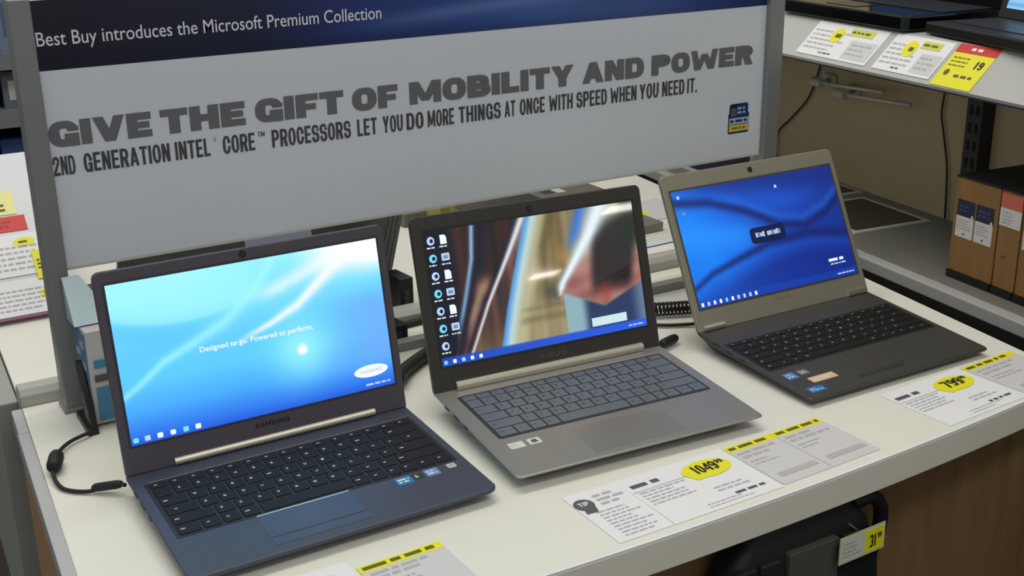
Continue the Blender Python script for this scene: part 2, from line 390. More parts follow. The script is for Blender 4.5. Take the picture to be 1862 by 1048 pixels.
bd.plate(R(1.0060, .2320, 1.0455, .2430), bf, .0010, B4)
dashes(bd, bf, 1.008, .2455, 1.044, .2525, .0012, B1, 1, .6, ragged=.1)
dashes(bd, bf, 1.022, .259, 1.042, .272, .0012, B3, 2, .5, ragged=.2)
dashes(bd, bf, 1.012, .2345, 1.044, .2405, .0012, mat('badge_olive', (120, 116, 60), .3), 1, .5, ragged=.2)
bd.build('processor_badge', sg)

# ------------------------------------------------------------------ laptops
KEYROWS = [([1.0]*15, ['F']*15),
           ([1]*13+[2], list('`1234567890-=')+['<']),
           ([1.5]+[1]*12+[1.5], ['T']+list('QWERTYUIOP')+['.', '.', '.']),
           ([1.75]+[1]*11+[2.25], ['.']+list('ASDFGHJKL')+['.', '.', '-']),
           ([2.25]+[1]*10+[2.75], ['-']+list('ZXCVBNM')+['.', '.', '.', '-']),
           ([1.25, 1, 1, 1, 5.0, 1, 1, .75, 1, 1, 1], list('-F.-')+[' ']+list('-.')+['.', '.', '.', '.'])]
def build_laptop(name, q, w, d, dims, label, M_, kb, screen, dw, dh):
    x, y, yaw, tilt, hl, mb_, zb, pit, dd = q
    d = d+dd
    root = empty(name, T(x, y, 0), label, 'laptop', yaw)
    cp, sp = math.cos(pit), math.sin(pit)
    def dk(u, s, h): return (u, -s*cp+h*sp*-1, zb+s*sp+h*cp)      # deck frame: s from hinge towards the user
    def deckv(u, v, h): return dk(u, -v, h)                        # v = -s, so outlines stay counter-clockwise
    r = dims.get('corner', .008)
    def outline(ins): return rrect(-w/2+ins, -d+ins, w/2-ins, .006-ins, [.003, .003, r, r])
    back = dims.get('lip', .006)
    rings = []
    z_feet = .0035
    o_ = outline(dims.get('inset', .014)); rings.append([(u, v, z_feet) for u, v in o_])
    for ins, hh in ((dims.get('inset', .014)*.6, None), (.0015, -back), (0, -back*.7), (0, -.0012), (.0012, 0)):
        if hh is None: rings.append([(u, v*cp, max(z_feet+.0005, (zb+(-v)*sp)*.45)) for u, v in outline(ins)])
        else: rings.append([deckv(u, v, hh) for u, v in outline(ins)])
    b = MB().loft(rings, M_['base'], True)
    base = b.build('base', root, smooth=False)
    ft = MB()
    for fx in (-w/2+.035, w/2-.035):
        for fy in (-d+.04, -.03): ft.cyl((fx, fy, 0), (0, 0, 1), .006, .006, RUBBER, 12)
    ft.build('rubber_feet', root)
    # side ports
    for k, sgn in enumerate((-1, 1)):
        pt = MB()
        for s0, L in dims.get('ports', ((.03, .012), (.055, .014), (.085, .008))):
            pt.box(sgn*w/2-.0006, sgn*w/2+.0006, -s0-L, -s0, zb-.0045+s0*sp, zb-.002+s0*sp, BLACK)
        pt.build('side_port', root)
    # keyboard
    u0, u1, s0, s1 = kb['rect']
    well = MB().prism(rrect(u0-.003, -s1-.003, u1+.003, -s0+.003, .003), deckv, -.0012, kb.get('wellh', .0003), M_['well']).build('keyboard', root)
    pitch_u = (u1-u0)/15; top_h = kb.get('top', .62)*1.0
    rows_h = [.62]+[1]*5; tot = sum(rows_h); sv = s0
    for (widths, legs), rh in zip(KEYROWS, rows_h):
        kh = (s1-s0)*rh/tot; u = u0; W_ = sum(widths)
        for wd, lg in zip(widths, legs):
            ku = wd*(u1-u0)/W_; g = kb['gap']
            k = MB(); a, b_, c, e = u+g/2, u+ku-g/2, -(sv+kh-g/2), -(sv+g/2)
            o1 = rrect(a, c, b_, e, .0012, 2); o2 = rrect(a+.0007, c+.0007, b_-.0007, e-.0007, .0010, 2)
            k.loft([[deckv(p, v_, .0002) for p, v_ in o1], [deckv(p, v_, .0011) for p, v_ in o1], [deckv(p, v_, .0015) for p, v_ in o2]], M_['key'])
            cx, cy = a+(b_-a)*.32, c+(e-c)*.5
            if lg in ('.', 'F'): k.plate(R(cx-.0016, cy-.0006, cx+.0016, cy+.0007), deckv, .00165, M_['legend'])
            elif lg in '-<T': k.plate(R(a+.003, cy-.0008, a+.0078, cy+.0008), deckv, .00165, M_['legend'])
            elif lg not in ' `=':
                lettering(k, lg, deckv, cx-.0014, cy-.0017, .0036, .003, .00165, M_['legend'], base=.7, sx=.2, sy=.18)
            k.build('key', well); u += ku
        sv += kh
    # lid
    ct, st = math.cos(tilt), math.sin(tilt)
    def lf(u, v, h): return (u, v*st-h*ct, zb+v*ct+h*st)           # h towards the viewer
    lo = rrect(-w/2, .0004, w/2, hl, [.008, .008, .002, .002]); lo2 = rrect(-w/2+.0012, .0010, w/2-.0012, hl-.0012, [.007, .007, .001, .001])
    lid = MB(); lid.loft([[lf(u, v, -.0075) for u, v in lo2], [lf(u, v, -.0062) for u, v in lo], [lf(u, v, -.0008) for u, v in lo], [lf(u, v, 0) for u, v in lo2]], M_['lid'])
    lid.build('lid', root)
    u0, v0 = -dw/2, mb_
    bz = MB(); m_ = .0028
    bz.prism(rrect(u0-m_, v0-m_, u0+dw+m_, v0+dh+m_, .001), lf, -.0005, .00035, M_['surround'])
    bz.build('screen_surround', root)
    disp = picture(None, lf, u0, v0, u0+dw, v0+dh, .0006, screen, M_['screen'], 132, 74, root, 'display')
    wc = MB(); wc.prism(ellipse(dims['cam'][0], dims['cam'][1], .0042, .0042, 20), lf, -.0004, .0005, BLACKG)
    wc.prism(ellipse(dims['cam'][0], dims['cam'][1], .0018, .0018, 12), lf, .0005, .0008, mat('lens', (38, 34, 48), .1)); wc.build('webcam', root)
    return root, deckv, lf, disp, zb

def emis(name, c, s=1.0): return mat(name, (4, 4, 4), .4, emit=c, estr=s)
EW = emis('lit_white', (245, 250, 255)); EWD = emis('lit_white_dim', (190, 215, 250)); ENAVY = emis('lit_navy', (6, 24, 70)); ECY = emis('lit_cyan', (120, 225, 245)); EGR = emis('lit_slate', (120, 140, 170))

# ---- dark blue-grey laptop, left
def scr_s(a, b):
    c = interp(b, [(0, (28, 92, 226)), (.06, (44, 122, 240)), (.2, (70, 172, 254)), (.38, (92, 205, 255)), (.55, (98, 208, 254)), (.75, (122, 224, 255)), (1, (150, 240, 255))])
    c = mix(c, (112, 172, 255), .8*sst(.62, 1, a)*(1-sst(.55, .75, b))*sst(.05, .25, b))
    # pale dome at the upper left
    ed = .68+.55*(a-.25)**2*2.2
    c = mix(c, (170, 252, 255), .75*sst(ed-.005, ed+.03, b)*(1-sst(.42, .6, a)))
    c = mix(c, (88, 196, 250), .5*bell(b, ed-.06, .09)*(1-sst(.35, .55, a)))
    # ribbons
    r1 = interp(a, [(0, .30), (.06, .36), (.15, .47), (.28, .565), (.38, .64), (.46, .74), (.53, .86), (.60, 1.02)])
    c = mix(c, (178, 255, 255), .62*bell(b, r1, .022+.05*a)*(1-sst(.58, .66, a)))
    c = mix(c, (150, 246, 255), .45*sst(r1-.18, r1+.05, b)*sst(.2, .5, a)*(1-sst(.7, .9, a)*.3))
    r2 = interp(a, [(.3, .40), (.42, .50), (.55, .575), (.66, .66), (.75, .78), (.85, .92), (.95, 1.08)])
    c = mix(c, (250, 252, 255), .95*bell(b, r2, .018+.06*sst(.45, 1, a))*sst(.36, .56, a))
    r3 = interp(a, [(.45, .73), (.6, .80), (.75, .89), (.9, 1.0)])
    c = mix(c, (245, 255, 255), .7*bell(b, r3, .03+.03*a)*sst(.46, .6, a))
    c = mix(c, (255, 255, 255), sst(.78, 1.02, a*.55+b*.52+.02)*sst(.62, .8, a)*sst(.72, .9, b))
    d = math.hypot((a-.655)*1.78, b-.365)
    c = mix(c, (165, 255, 255), .75*math.exp(-(d/.20)**2)); c = mix(c, (255, 255, 255), 1.2*math.exp(-(d/.034)**4))
    return c
SC = lambda n, e=1.0, r=.35: vcol_mat(n, True, r, e)
qS = (.1651, -.2714, .0056, .1988, .2210, .0321, .0238, -.0319, -.0122)
MS = dict(base=mat('laptop_bluegrey', (72, 76, 90), .45, .4), well=mat('well_dark', (16, 18, 24), .5), key=mat('key_black', (16, 17, 21), .6, spec=.3), legend=mat('legend_white', (196, 202, 205), .5),
          lid=mat('lid_charcoal', (84, 80, 88), .42, .3), surround=mat('surround_charcoal', (52, 50, 60), .4), screen=SC('screen_cyan'))
lapS, dS, fS, dispS, zS = build_laptop('laptop', qS, .331, .230, dict(cam=(-.0044, .2143), corner=.010), 'blue-grey laptop at the left with a bright cyan screen and white logo oval', MS,
    dict(rect=(-.151, .153, .0275, .142), gap=.0028), scr_s, .309, .174)
t_ = MB(); font_text(t_, 'Designed to go. Powered to perform.', fS, -.0672, .1165, .131, .0010, EW, .012)
t_.build('slogan', dispS); t_ = MB()
t_.plate(ellipse(.1265, .0535, .0215, .0072), fS, .0010, EW); lettering(t_, 'SAMSUNG', fS, .1125, .0517, .0038, .028, .0013, emis('logo_tint', (196, 205, 240)), base=.8, sx=.2, sy=.2, gap=.15); t_.build('logo_oval', dispS); t_ = MB()
for k, (du, c) in enumerate(((0, ECY), (.0125, EWD), (.026, EW), (.040, EW), (.054, ECY), (.0675, EW))):
    t_.plate(rrect(-.1525+du, .0345, -.1465+du, .0400, .002 if k in (0, 3) else .0008), fS, .0010, c)
t_.build('taskbar_icons', dispS); t_ = MB()
dashes(t_, fS, .118, .0355, .150, .0395, .0010, EWD, 1, .55, ragged=.05)
t_.build('tray_text', dispS)
h_ = MB(); h_.tube([(-.113, .001, zS+.0042), (.124, .001, zS+.0042)], .0042, CHROME, 14); h_.build('hinge_cover', lapS)
MB().prism(R(-.150, -.0246, .152, -.0232), dS, .0001, .0005, mat('bright_line', (190, 186, 176), .25, .8)).build('accent_line', lapS)
tp = MB(); tp.prism(rrect(-.075, -.205, .0268, -.1455, .002), dS, -.0005, .00025, mat('touchpad_blue', (80, 82, 100), .3, .5))
tp.prism(R(-.0735, -.1462, .0265, -.1448), dS, .0002, .0006, mat('pad_edge', (226, 226, 236), .2, .6)); tp.prism(R(-.075, -.1905, .0268, -.1897), dS, .0002, .0004, MS['well']); tp.build('touchpad', lapS)
for (a, b, c, e, m, lb) in ((.0765, .0945, .148, .164, mat('sticker_blue', (40, 120, 176), .3), 'blue rectangular sticker'), (.097, .108, .149, .161, mat('sticker_dark', (52, 60, 44), .3), 'dark green sticker'), (.1115, .1275, .147, .162, mat('sticker_ice', (112, 140, 190), .3), 'pale blue processor sticker'), (.139, .149, .148, .157, mat('sticker_silver', (190, 192, 186), .3), 'small silver sticker')):
    k = MB(); k.prism(rrect(a, -e, b, -c, .0015), dS, 0, .0003, m)
    dashes(k, dS, a+.002, -e+.003, b-.002, -c-.003, .0004, PAPER if m.name != 'sticker_silver' else INK, 2, .5, ragged=.5); o = k.build('sticker', lapS); o['label'] = lb
b_ = MB(); lettering(b_, 'SAMSUNG', fS, -.019, .0185, .0052, .040, .0003, mat('bezel_letter_dark', (34, 34, 42), .3, .4), base=.8, sx=.2, sy=.2, gap=.2); b_.build('brand_lettering', lapS)
p_ = MB(); p_.prism(ellipse(.140, -.0155, .006, .0035), dS, 0, .0006, mat('power_key', (96, 92, 96), .3, .5)); p_.build('power_button', lapS)

# ---- grey-brown aluminium laptop, middle
def scr_a(a, b):
    st = math.sin(a*61+b*2.2)*.5+math.sin(a*137-b*3)*.3+math.sin(a*23+1)*.35
    n2 = .5+.5*math.sin(b*29+a*7)*math.sin(b*13-a*21)
    brown = mix((64, 38, 34), (34, 26, 28), .5+.5*st)
    c = mix((10, 16, 34), brown, sst(.08, .14, a))
    xa = interp(b, [(0, .055), (.3, .110), (.5, .150), (.75, .195), (1, .215)])        # first blue arc
    xb = interp(b, [(0, .125), (.2, .185), (.4, .245), (.6, .315), (.8, .385), (1, .45)])   # white streak
    xc = interp(b, [(0, .275), (.35, .335), (.6, .385), (1, .47)])                      # blue edge of the tan column
    if a > xa:
        c = mix(brown, (20, 22, 44), .9*bell(a, xa+.035, .03))
        pk = sst(xa+.02, xa+.06, a)*(1-sst(.50, .66, b+.5*(a-.25)))
        c = mix(c, mix((150, 84, 84), (96, 62, 58), n2), pk)
        c = mix(c, (150, 146, 104), .75*pk*bell(a, xb-.06, .02)*sst(.15, .3, b)); c = mix(c, (172, 66, 64), .55*pk*(1-sst(0, .22, b)))
    c = mix(c, (120, 168, 214), .95*bell(a, xa, .010)*sst(.12, .4, b)); c = mix(c, (196, 216, 232), .5*bell(a, xa-.002, .005)*sst(.5, .9, b))
    if a > xb:
        c = mix((112, 74, 62), (52, 40, 42), .5+.5*st); c = mix(c, (168, 132, 122), .5*bell(a, xb+.03, .02)*sst(.5, .9, b)); c = mix(c, (118, 104, 60), .5*sst(.3, .05, b))
    c = mix(c, (20, 24, 46), .85*bell(a, xb-.022, .012))
    c = mix(c, (232, 238, 246), .97*bell(a, xb, .0055+.013*b*b))
    if a > xc-.012:
        e = sst(xc-.012, xc+.002, a); t = a-xc
        cc = mix((86, 160, 226), (188, 214, 214), sst(.0, .035, t)); cc = mix(cc, (184, 180, 142), sst(.03, .075, t))
        cc = mix(cc, mix((150, 138, 96), (112, 92, 62), .5+.5*st), sst(.085, .14, t)*(.55+.45*sst(.2, .5, b)))
        cc = mix(cc, (92, 78, 46), .75*bell(t, .115, .028)*sst(.55, .8, b)); cc = mix(cc, (190, 140, 70), .6*bell(a, .625, .03)*bell(b, .66, .09))
        cc = mix(cc, (206, 196, 164), .5*bell(b, .56, .05)*sst(.02, .06, t)*(1-sst(.5, .62, a)))
        cc = mix(cc, (70, 74, 66), .8*bell(b, .40, .07)*bell(a, .555, .05)); cc = mix(cc, (96, 84, 52), .45*bell(b, .22, .03)*sst(.05, .1, t)); cc = mix(cc, (96, 84, 52), .35*bell(b, .30, .02)*sst(.05, .1, t))
        cc = mix(cc, (168, 204, 204), .85*bell(a, .665, .030)*(1-sst(.22, .38, b)))
        c = mix(c, cc, e)
    xd = interp(b, [(.36, .585), (.45, .605), (.6, .675), (.8, .765), (1, .835)])      # right-hand blue-white sweep
    wd = interp(b, [(.36, .016), (.6, .030), (.8, .048), (1, .062)])
    edge = .385-.78*(a-.60) if a < .80 else .229+.70*(a-.80)
    if a > xd and b > .30 or (a > .6 and b > edge and b < .40):
        rc = mix((190, 184, 148), (182, 150, 128), sst(.9, .55, b))
        rc = mix(rc, mix((178, 128, 118), (146, 92, 84), n2), sst(.66, .5, b))
        rc = mix(rc, (40, 36, 38), .97*sst(.055, .0, abs(a-(.86+.10*(b-.5)))-.075-.03*(b-.4))*sst(.26, .44, b)*sst(.99, .80, b-.5*(a-.85)))
        rc = mix(rc, (34, 44, 38), .9*sst(.90, .97, a)*sst(.55, .75, b)); rc = mix(rc, (164, 60, 56), .55*bell(a, .815, .03)*bell(b, .30, .10))
        c = mix(c, rc, 1 if b < .40 else sst(xd, xd+.03, a))
    if b > .36:
        c = mix(c, (44, 112, 216), .92*bell(a, xd-wd*1.5, .020+.012*b)*sst(.62, .85, b)); c = mix(c, (206, 232, 250), .98*bell(a, xd, wd)*sst(.36, .42, b)); c = mix(c, (255, 255, 255), .6*bell(a, xd, wd*.5))
    if a > .60 and b < edge:
        low = mix((140, 176, 186), (38, 54, 96), sst(.675, .73, a)); low = mix(low, (128, 150, 176), .7*sst(.92, 1, a))
        c = mix(c, low, sst(edge, edge-.02, b))
    c = mix(c, mix((26, 74, 190), (36, 92, 226), a), sst(.062, .052, b))
    return c
qA = (.5336, -.2746, -.0638, .2801, .2153, .0307, .0279, -.0438, -.0025)
MA = dict(base=mat('laptop_silver_brown', (150, 147, 142), .38, .55), well=mat('well_slate', (38, 42, 50), .5), key=mat('key_slate', (104, 110, 118), .38, .2), legend=mat('legend_slate', (60, 66, 74), .5),
          lid=mat('lid_dark_brown', (58, 54, 50), .4, .2), surround=mat('surround_black', (34, 31, 30), .35), screen=SC('screen_photo', 1.0, .03))
lapA, dA, fA, dispA, zA = build_laptop('laptop', qA, .325, .223, dict(cam=(-.0014, .2055), corner=.006, inset=.02, lip=.0035), 'thin silver-brown laptop in the middle with a photo of light streaks on screen', MA,
    dict(rect=(-.1395, .1445, .0235, .1335), gap=.0021), scr_a, .2935, .165)
t_ = MB()
cols = [(0, 0), (1, 0), (0, 1), (1, 1), (0, 2), (1, 2), (0, 3), (1, 3), (0, 4), (1, 4), (0, 5), (1, 5), (0, 6)]
for k, (i, j) in enumerate(cols):
    uu, vv = -.1395+i*.0165, .184-j*.0215; shape = k % 4
    c = (EWD, EW, ECY, EWD)[shape]
    if shape in (0, 2): t_.plate(ellipse(uu, vv, .0050, .0052, 16), fA, .0010, c); t_.plate(ellipse(uu+.0008, vv, .0024, .0026, 10), fA, .0012, ENAVY)
    elif shape == 1: t_.plate([(uu-.0042, vv-.0055), (uu+.0042, vv-.0055), (uu+.0042, vv+.003), (uu+.0018, vv+.0058), (uu-.0042, vv+.0058)], fA, .0010, c)
    else: t_.plate(rrect(uu-.0052, vv-.0042, uu+.0052, vv+.0048, .001), fA, .0010, c); t_.plate(R(uu-.003, vv-.002, uu+.003, vv+.0022), fA, .0012, EGR)
    dashes(t_, fA, uu-.006, vv-.0095, uu+.006, vv-.0070, .0010, EW, 1, .6, ragged=.2)
t_.build('desktop_icons', dispA); t_ = MB()
for k in range(5): t_.plate(rrect(-.1445+k*.0118, .0328, -.1400+k*.0118, .0374, .001), fA, .0011, (ECY, EW, EWD, EW, EW)[k])
t_.build('taskbar_icons', dispA); t_ = MB()
t_.plate(R(.0655, .0425, .1175, .0535), fA, .0010, emis('popup_white', (205, 232, 240)))
t_.build('popup', dispA); t_ = MB()
dashes(t_, fA, .119, .0335, .142, .0365, .0011, EWD, 1, .6, ragged=.05)
t_.build('tray_text', dispA)
h_ = MB(); h_.tube([(-.1335, .0015, zA+.0035), (.1345, .0015, zA+.0035)], .0062, CHROME, 16); h_.build('hinge_bar', lapA)
MB().prism(R(-.1405, -.0205, .1455, -.0175), dA, .0001, .0010, mat('bright_edge', (214, 210, 198), .25, .7)).build('accent_line', lapA)
MB().prism(rrect(-.0590, -.2095, .0610, -.1500, .002), dA, -.0005, .0002, mat('touchpad_taupe', (146, 143, 139), .32, .5)).build('touchpad', lapA)
for (a, b, c, e, m, lb) in ((-.1405, -.1220, .1505, .1635, mat('sticker_white', (212, 212, 204), .4), 'blank white sticker'), (-.1165, -.1010, .1500, .1630, mat('sticker_white', (212, 212, 204), .4), 'white sticker with a dark mark')):
    k = MB(); k.prism(rrect(a, -e, b, -c, .001), dA, 0, .0003, m)
    if a > -.12: k.plate(ellipse((a+b)/2-.001, -(c+e)/2, .003, .004, 12), dA, .0004, INK); k.plate([((a+b)/2, -e+.003), ((a+b)/2+.004, -e+.003), ((a+b)/2+.003, -c-.003), ((a+b)/2+.001, -c-.003)], dA, .0005, INK)
    else: dashes(k, dA, a+.002, -e+.003, b-.002, -c-.003, .0004, INKL, 3, .4)
    o = k.build('sticker', lapA); o['label'] = lb
b_ = MB(); lettering(b_, 'ASUS', fA, -.0165, .0150, .0062, .040, .0003, mat('bezel_letter_brown', (92, 84, 72), .3, .5), base=1.1, sx=.22, sy=.22, gap=.2); b_.build('brand_lettering', lapA)

# ---- grey laptop with blue screen, right
def scr_t(a, b):
    c = interp(a+.25*(b-.5), [(-.1, (6, 120, 236)), (.12, (10, 128, 246)), (.3, (8, 102, 226)), (.5, (8, 74, 186)), (.75, (12, 56, 160)), (1.1, (14, 44, 130))])
    c = mix(c, (34, 148, 255), .7*bell(b, .60-.2*a, .14)*(1-sst(.3, .6, a)))
    c = mix(c, (10, 40, 130), .75*sst(.86, 1.02, b+.10*(a-.2))*(.4+.6*sst(.0, .3, a)))
    c = mix(c, (14, 92, 214), .55*bell(b, .80-.05*a, .10)*bell(a, .62, .25))
    r1 = interp(a, [(0, .90), (.2, .86), (.4, .74), (.6, .56), (.75, .52), (.9, .60), (1, .72)])
    c = mix(c, (8, 26, 92), .78*bell(b, r1, .045)); c = mix(c, (40, 120, 235), .35*bell(b, r1+.07, .04)*sst(.15, .4, a))
    r2 = interp(a, [(0, .16), (.12, .26), (.3, .34), (.5, .42), (.75, .44), (1, .38)])
    c = mix(c, (8, 26, 96), .8*bell(b, r2, .03+.02*a)); c = mix(c, (24, 90, 215), .3*bell(b, r2-.09, .05))
    c = mix(c, (6, 34, 128), .7*sst(r2-.02, r2-.22, b))
    c = mix(c, (8, 96, 220), .35*bell(a, .1, .15)*sst(.35, .1, b))
    c = mix(c, (18, 66, 180), .6*sst(.07, .06, b))
    return c
qT = (.9283, -.2761, -.0067, .4695, .2217, .0319, .0263, -.0645, -.0088)
MT = dict(base=mat('laptop_graphite', (72, 70, 66), .45, .35), well=mat('well_black', (22, 21, 20), .5), key=mat('key_black_warm', (18, 17, 16), .6, spec=.3), legend=mat('legend_grey', (150, 150, 140), .5),
          lid=mat('lid_grey', (142, 138, 124), .42, .3), surround=mat('surround_grey', (70, 68, 66), .4), screen=SC('screen_blue', 1.0, .5))
lapT, dT, fT, dispT, zT = build_laptop('laptop', qT, .316, .227, dict(cam=(-.0006, .2105), corner=.004, lip=.005), 'grey and graphite laptop at the right with a deep blue wave screen', MT,
    dict(rect=(-.150, .146, .0470, .1330), gap=.0026), scr_t, .2935, .165)
t_ = MB(); t_.plate(rrect(-.0310, .1035, .0330, .1265, .006), fT, .0010, ENAVY)
rq = random.Random(3)
for k in range(11):
    if k != 4: t_.plate(R(-.0215+k*.0042, .1122+.0006*rq.random(), -.0215+k*.0042+.0034, .1180+.0020*rq.random()), fT, .0013, (EWD, EGR)[k % 3 == 1])
t_.build('name_plate', dispT); t_ = MB()
dashes(t_, fT, .098, .0555, .128, .0605, .0010, EW, 1, .8, ragged=.1); dashes(t_, fT, .100, .0500, .132, .0540, .0010, EWD, 1, .5, ragged=.1)
t_.build('notice_text', dispT); t_ = MB()
for k in range(10): t_.plate(rrect(-.1435+k*.0105, .0335, -.1395+k*.0105, .0390, .0009), fT, .0010, (EW, EWD, EW, EW, ECY, EW, EWD, EWD, EWD, EW)[k])
t_.build('taskbar_icons', dispT); t_ = MB()
dashes(t_, fT, .108, .0345, .142, .0378, .0010, EWD, 1, .55, ragged=.05)
t_.build('tray_text', dispT); t_ = MB()
for uu, vv in ((-.137, .188), (-.134, .165), (.036, .180)):
    MB().plate(rrect(uu-.0022, vv-.0022, uu+.0022, vv+.0022, .0006), fT, .0010, EGR if vv < .17 else EWD).build('desktop_icon', dispT)
for a, b in ((-.150, -.114), (.117, .153)):
    h_ = MB(); h_.tube([(a, .002, zT+.0035), (b, .002, zT+.0035)], .0045, mat('hinge_chrome', (220, 218, 210), .2, .85), 14); h_.build('hinge', lapT)
tp = MB(); tp.prism(rrect(-.045, -.192, .033, -.1445, .002), dT, -.0005, .0002, mat('touchpad_graphite', (76, 74, 70), .35, .3)); tp.build('touchpad', lapT)
for a in (-.058, -.0175):
    o = MB().prism(rrect(a, -.2025, a+.037, -.1955, .002), dT, 0, .0006, mat('pad_button', (92, 90, 86), .25, .6)).build('touchpad_button', lapT)
for (a, b, c, e, m, lb) in ((-.146, -.129, .150, .166, mat('sticker_intel_blue', (86, 132, 196), .3), 'square blue processor sticker'), (-.1235, -.1075, .150, .163, mat('sticker_mauve', (116, 106, 120), .3), 'dim mauve sticker'), (-.1235, -.0815, .1725, .186, mat('sticker_beige', (212, 184, 150), .35), 'wide beige sticker'), (-.145, -.120, .193, .207, mat('sticker_cobalt', (34, 112, 178), .3), 'wide blue sticker near the front edge')):
    k = MB(); k.prism(rrect(a, -e, b, -c, .0015), dT, 0, .0003, m); dashes(k, dT, a+.003, -e+.003, b-.003, -c-.003, .0004, PAPER, 2, .4, ragged=.5); o = k.build('sticker', lapT); o['label'] = lb
b_ = MB(); lettering(b_, 'TOSHIBA', fT, -.019, .0195, .0052, .038, .0003, mat('bezel_letter_grey', (172, 168, 150), .3, .5), base=.9, sx=.2, sy=.2, gap=.15); b_.build('brand_lettering', lapT)

# ------------------------------------------------------------------ price cards on the front edge
def card(name, cx, cy, rz, z, label, cat, w, d, build, group=None, m=PAPER, th=.0008):
    o = empty(name, T(cx, cy, z), label, cat, rz, group)
    fn = lambda u, v, h: (u, v, h)
    MB().box(-w/2, w/2, -d/2, d/2, 0, th, m).build('sheet', o)
    build(fn, o, w, d, th+.0003)
    return o
def bubble(fn, o, cx, cy, a, b, h, price, sup):
    k = MB(); k.prism(ellipse(cx, cy, a, b), fn, h-.0002, h+.0002, YELLOW)
    k.prism([(cx-a*.75, cy-b*.95), (cx-a*.2, cy-b*.9), (cx-a*.5, cy+.1*b), (cx-a*.98, cy-b*.1)], fn, h-.0002, h+.0001, YELLOW)
    lettering(k, price, fn, cx-a*.55, cy-b*.42, b*1.0, a*1.0, h+.0005, INKB, base=.55, sx=.2, sy=.16, gap=.06)
    lettering(k, sup, fn, cx+a*.5, cy+b*.1, b*.45, a*.3, h+.0005, INKB, base=.55, sx=.2, sy=.16, gap=.08)
    k.build('price_bubble', o)
def banner(fn, o, u0, u1, v0, v1, h, name='yellow_banner'):
    k = MB(); k.prism(R(u0, v0, u1, v1), fn, h-.0002, h+.0001, YELLOW); dashes(k, fn, u0+.004, v0+(v1-v0)*.2, u1-.004, v1-(v1-v0)*.2, h+.0003, INKY, 1, .8, ragged=.15); k.build(name, o)
def price_card(price, sup):
    def f(fn, o, w, d, h):
        k = MB()
        dashes(k, fn, -w*.46, d*.24, -w*.18, d*.36, h, INK, 1, .55, ragged=.3)
        dashes(k, fn, -w*.46, -d*.12, -w*.05, d*.18, h, INKL, 5, .4)
        dashes(k, fn, w*.05, -d*.25, w*.40, -d*.12, h, INKL, 2, .4); dashes(k, fn, w*.14, -d*.38, w*.42, -d*.30, h, INK, 1, .5, ragged=.05)
        dashes(k, fn, -w*.15, -d*.46, w*.30, -d*.36, h, INKL, 2, .3)
        k.plate(R(-w*.49, d*.19, w*.05, d*.20), fn, h, INKL)
        k.build('printed_text', o); bubble(fn, o, w*.20, d*.22, w*.22, d*.17, h+.0003, price, sup)
    return f
def feature_card(fn, o, w, d, h):
    banner(fn, o, -w/2, w/2, d/2-.013, d/2-.001, h)
    k = MB(); k.plate(R(-w*.5, -d*.5, w*.5, d/2-.013), fn, h-.0001, PAPERG)
    dashes(k, fn, -w*.42, d*.16, w*.42, d*.34, h+.0002, INKL, 2, .5)
    dashes(k, fn, -w*.42, -d*.02, w*.1, d*.12, h+.0002, INKL, 2, .35)
    k.plate(R(-w*.35, -d*.36, w*.42, -d*.27), fn, h+.0002, PAPERD)
    k.build('printed_panel', o)
def info_card(fn, o, w, d, h):
    k = MB(); k.prism(ellipse(-w*.33, d*.26, .0115, .012, 20), fn, h-.0002, h, INK); k.plate([(-w*.33-.008, d*.26-.018), (-w*.33+.006, d*.26-.019), (-w*.33+.010, d*.26-.004), (-w*.33-.004, d*.26-.002)][::1], fn, h-.0001, INK)
    lettering(k, 'TIP', fn, -w*.33-.006, d*.26-.003, .008, .012, h+.0003, PAPER, base=.7, sx=.2, sy=.18, gap=.12); k.build('head_icon', o)
    k = MB(); dashes(k, fn, -w*.08, d*.15, w*.45, d*.40, h, INKL, 3, .5); dashes(k, fn, -w*.30, -d*.45, w*.46, d*.10, h, INKL, 9, .35); k.build('printed_text', o)
ZC = .0002
card('info_card', .4240, -.5725, .0, ZC, 'small-print info card with dark head icon before the silver-brown laptop', 'card', .068, .106, info_card)
card('price_card', .5320, -.5720, .01, ZC, 'white price card with yellow bubble reading 1049 before the middle laptop', 'price card', .147, .106, price_card('1049', '99'))
card('feature_card', .6430, -.5705, .03, ZC, 'grey card with yellow banner, directly right of the 1049 price card', 'card', .072, .100, feature_card)
card('feature_card', .7180, -.5675, .04, ZC, 'grey card with yellow banner, second right of the 1049 price card', 'card', .076, .100, feature_card)
card('price_card', .9440, -.5600, .05, ZC, 'white price card with yellow bubble reading 799 before the right laptop', 'price card', .150, .106, price_card('799', '99'))
card('feature_card', 1.0720, -.5535, .06, ZC, 'grey card with yellow banner before the right laptop, at the table corner', 'card', .102, .100, feature_card)
card('price_card', .0720, -.5660, -.02, ZC, 'white price card at the bottom edge before the blue-grey laptop', 'price card', .145, .108, price_card('', ''))
card('feature_card', .1960, -.5750, .03, ZC, 'grey card with yellow banner before the blue-grey laptop', 'card', .090, .094, feature_card)

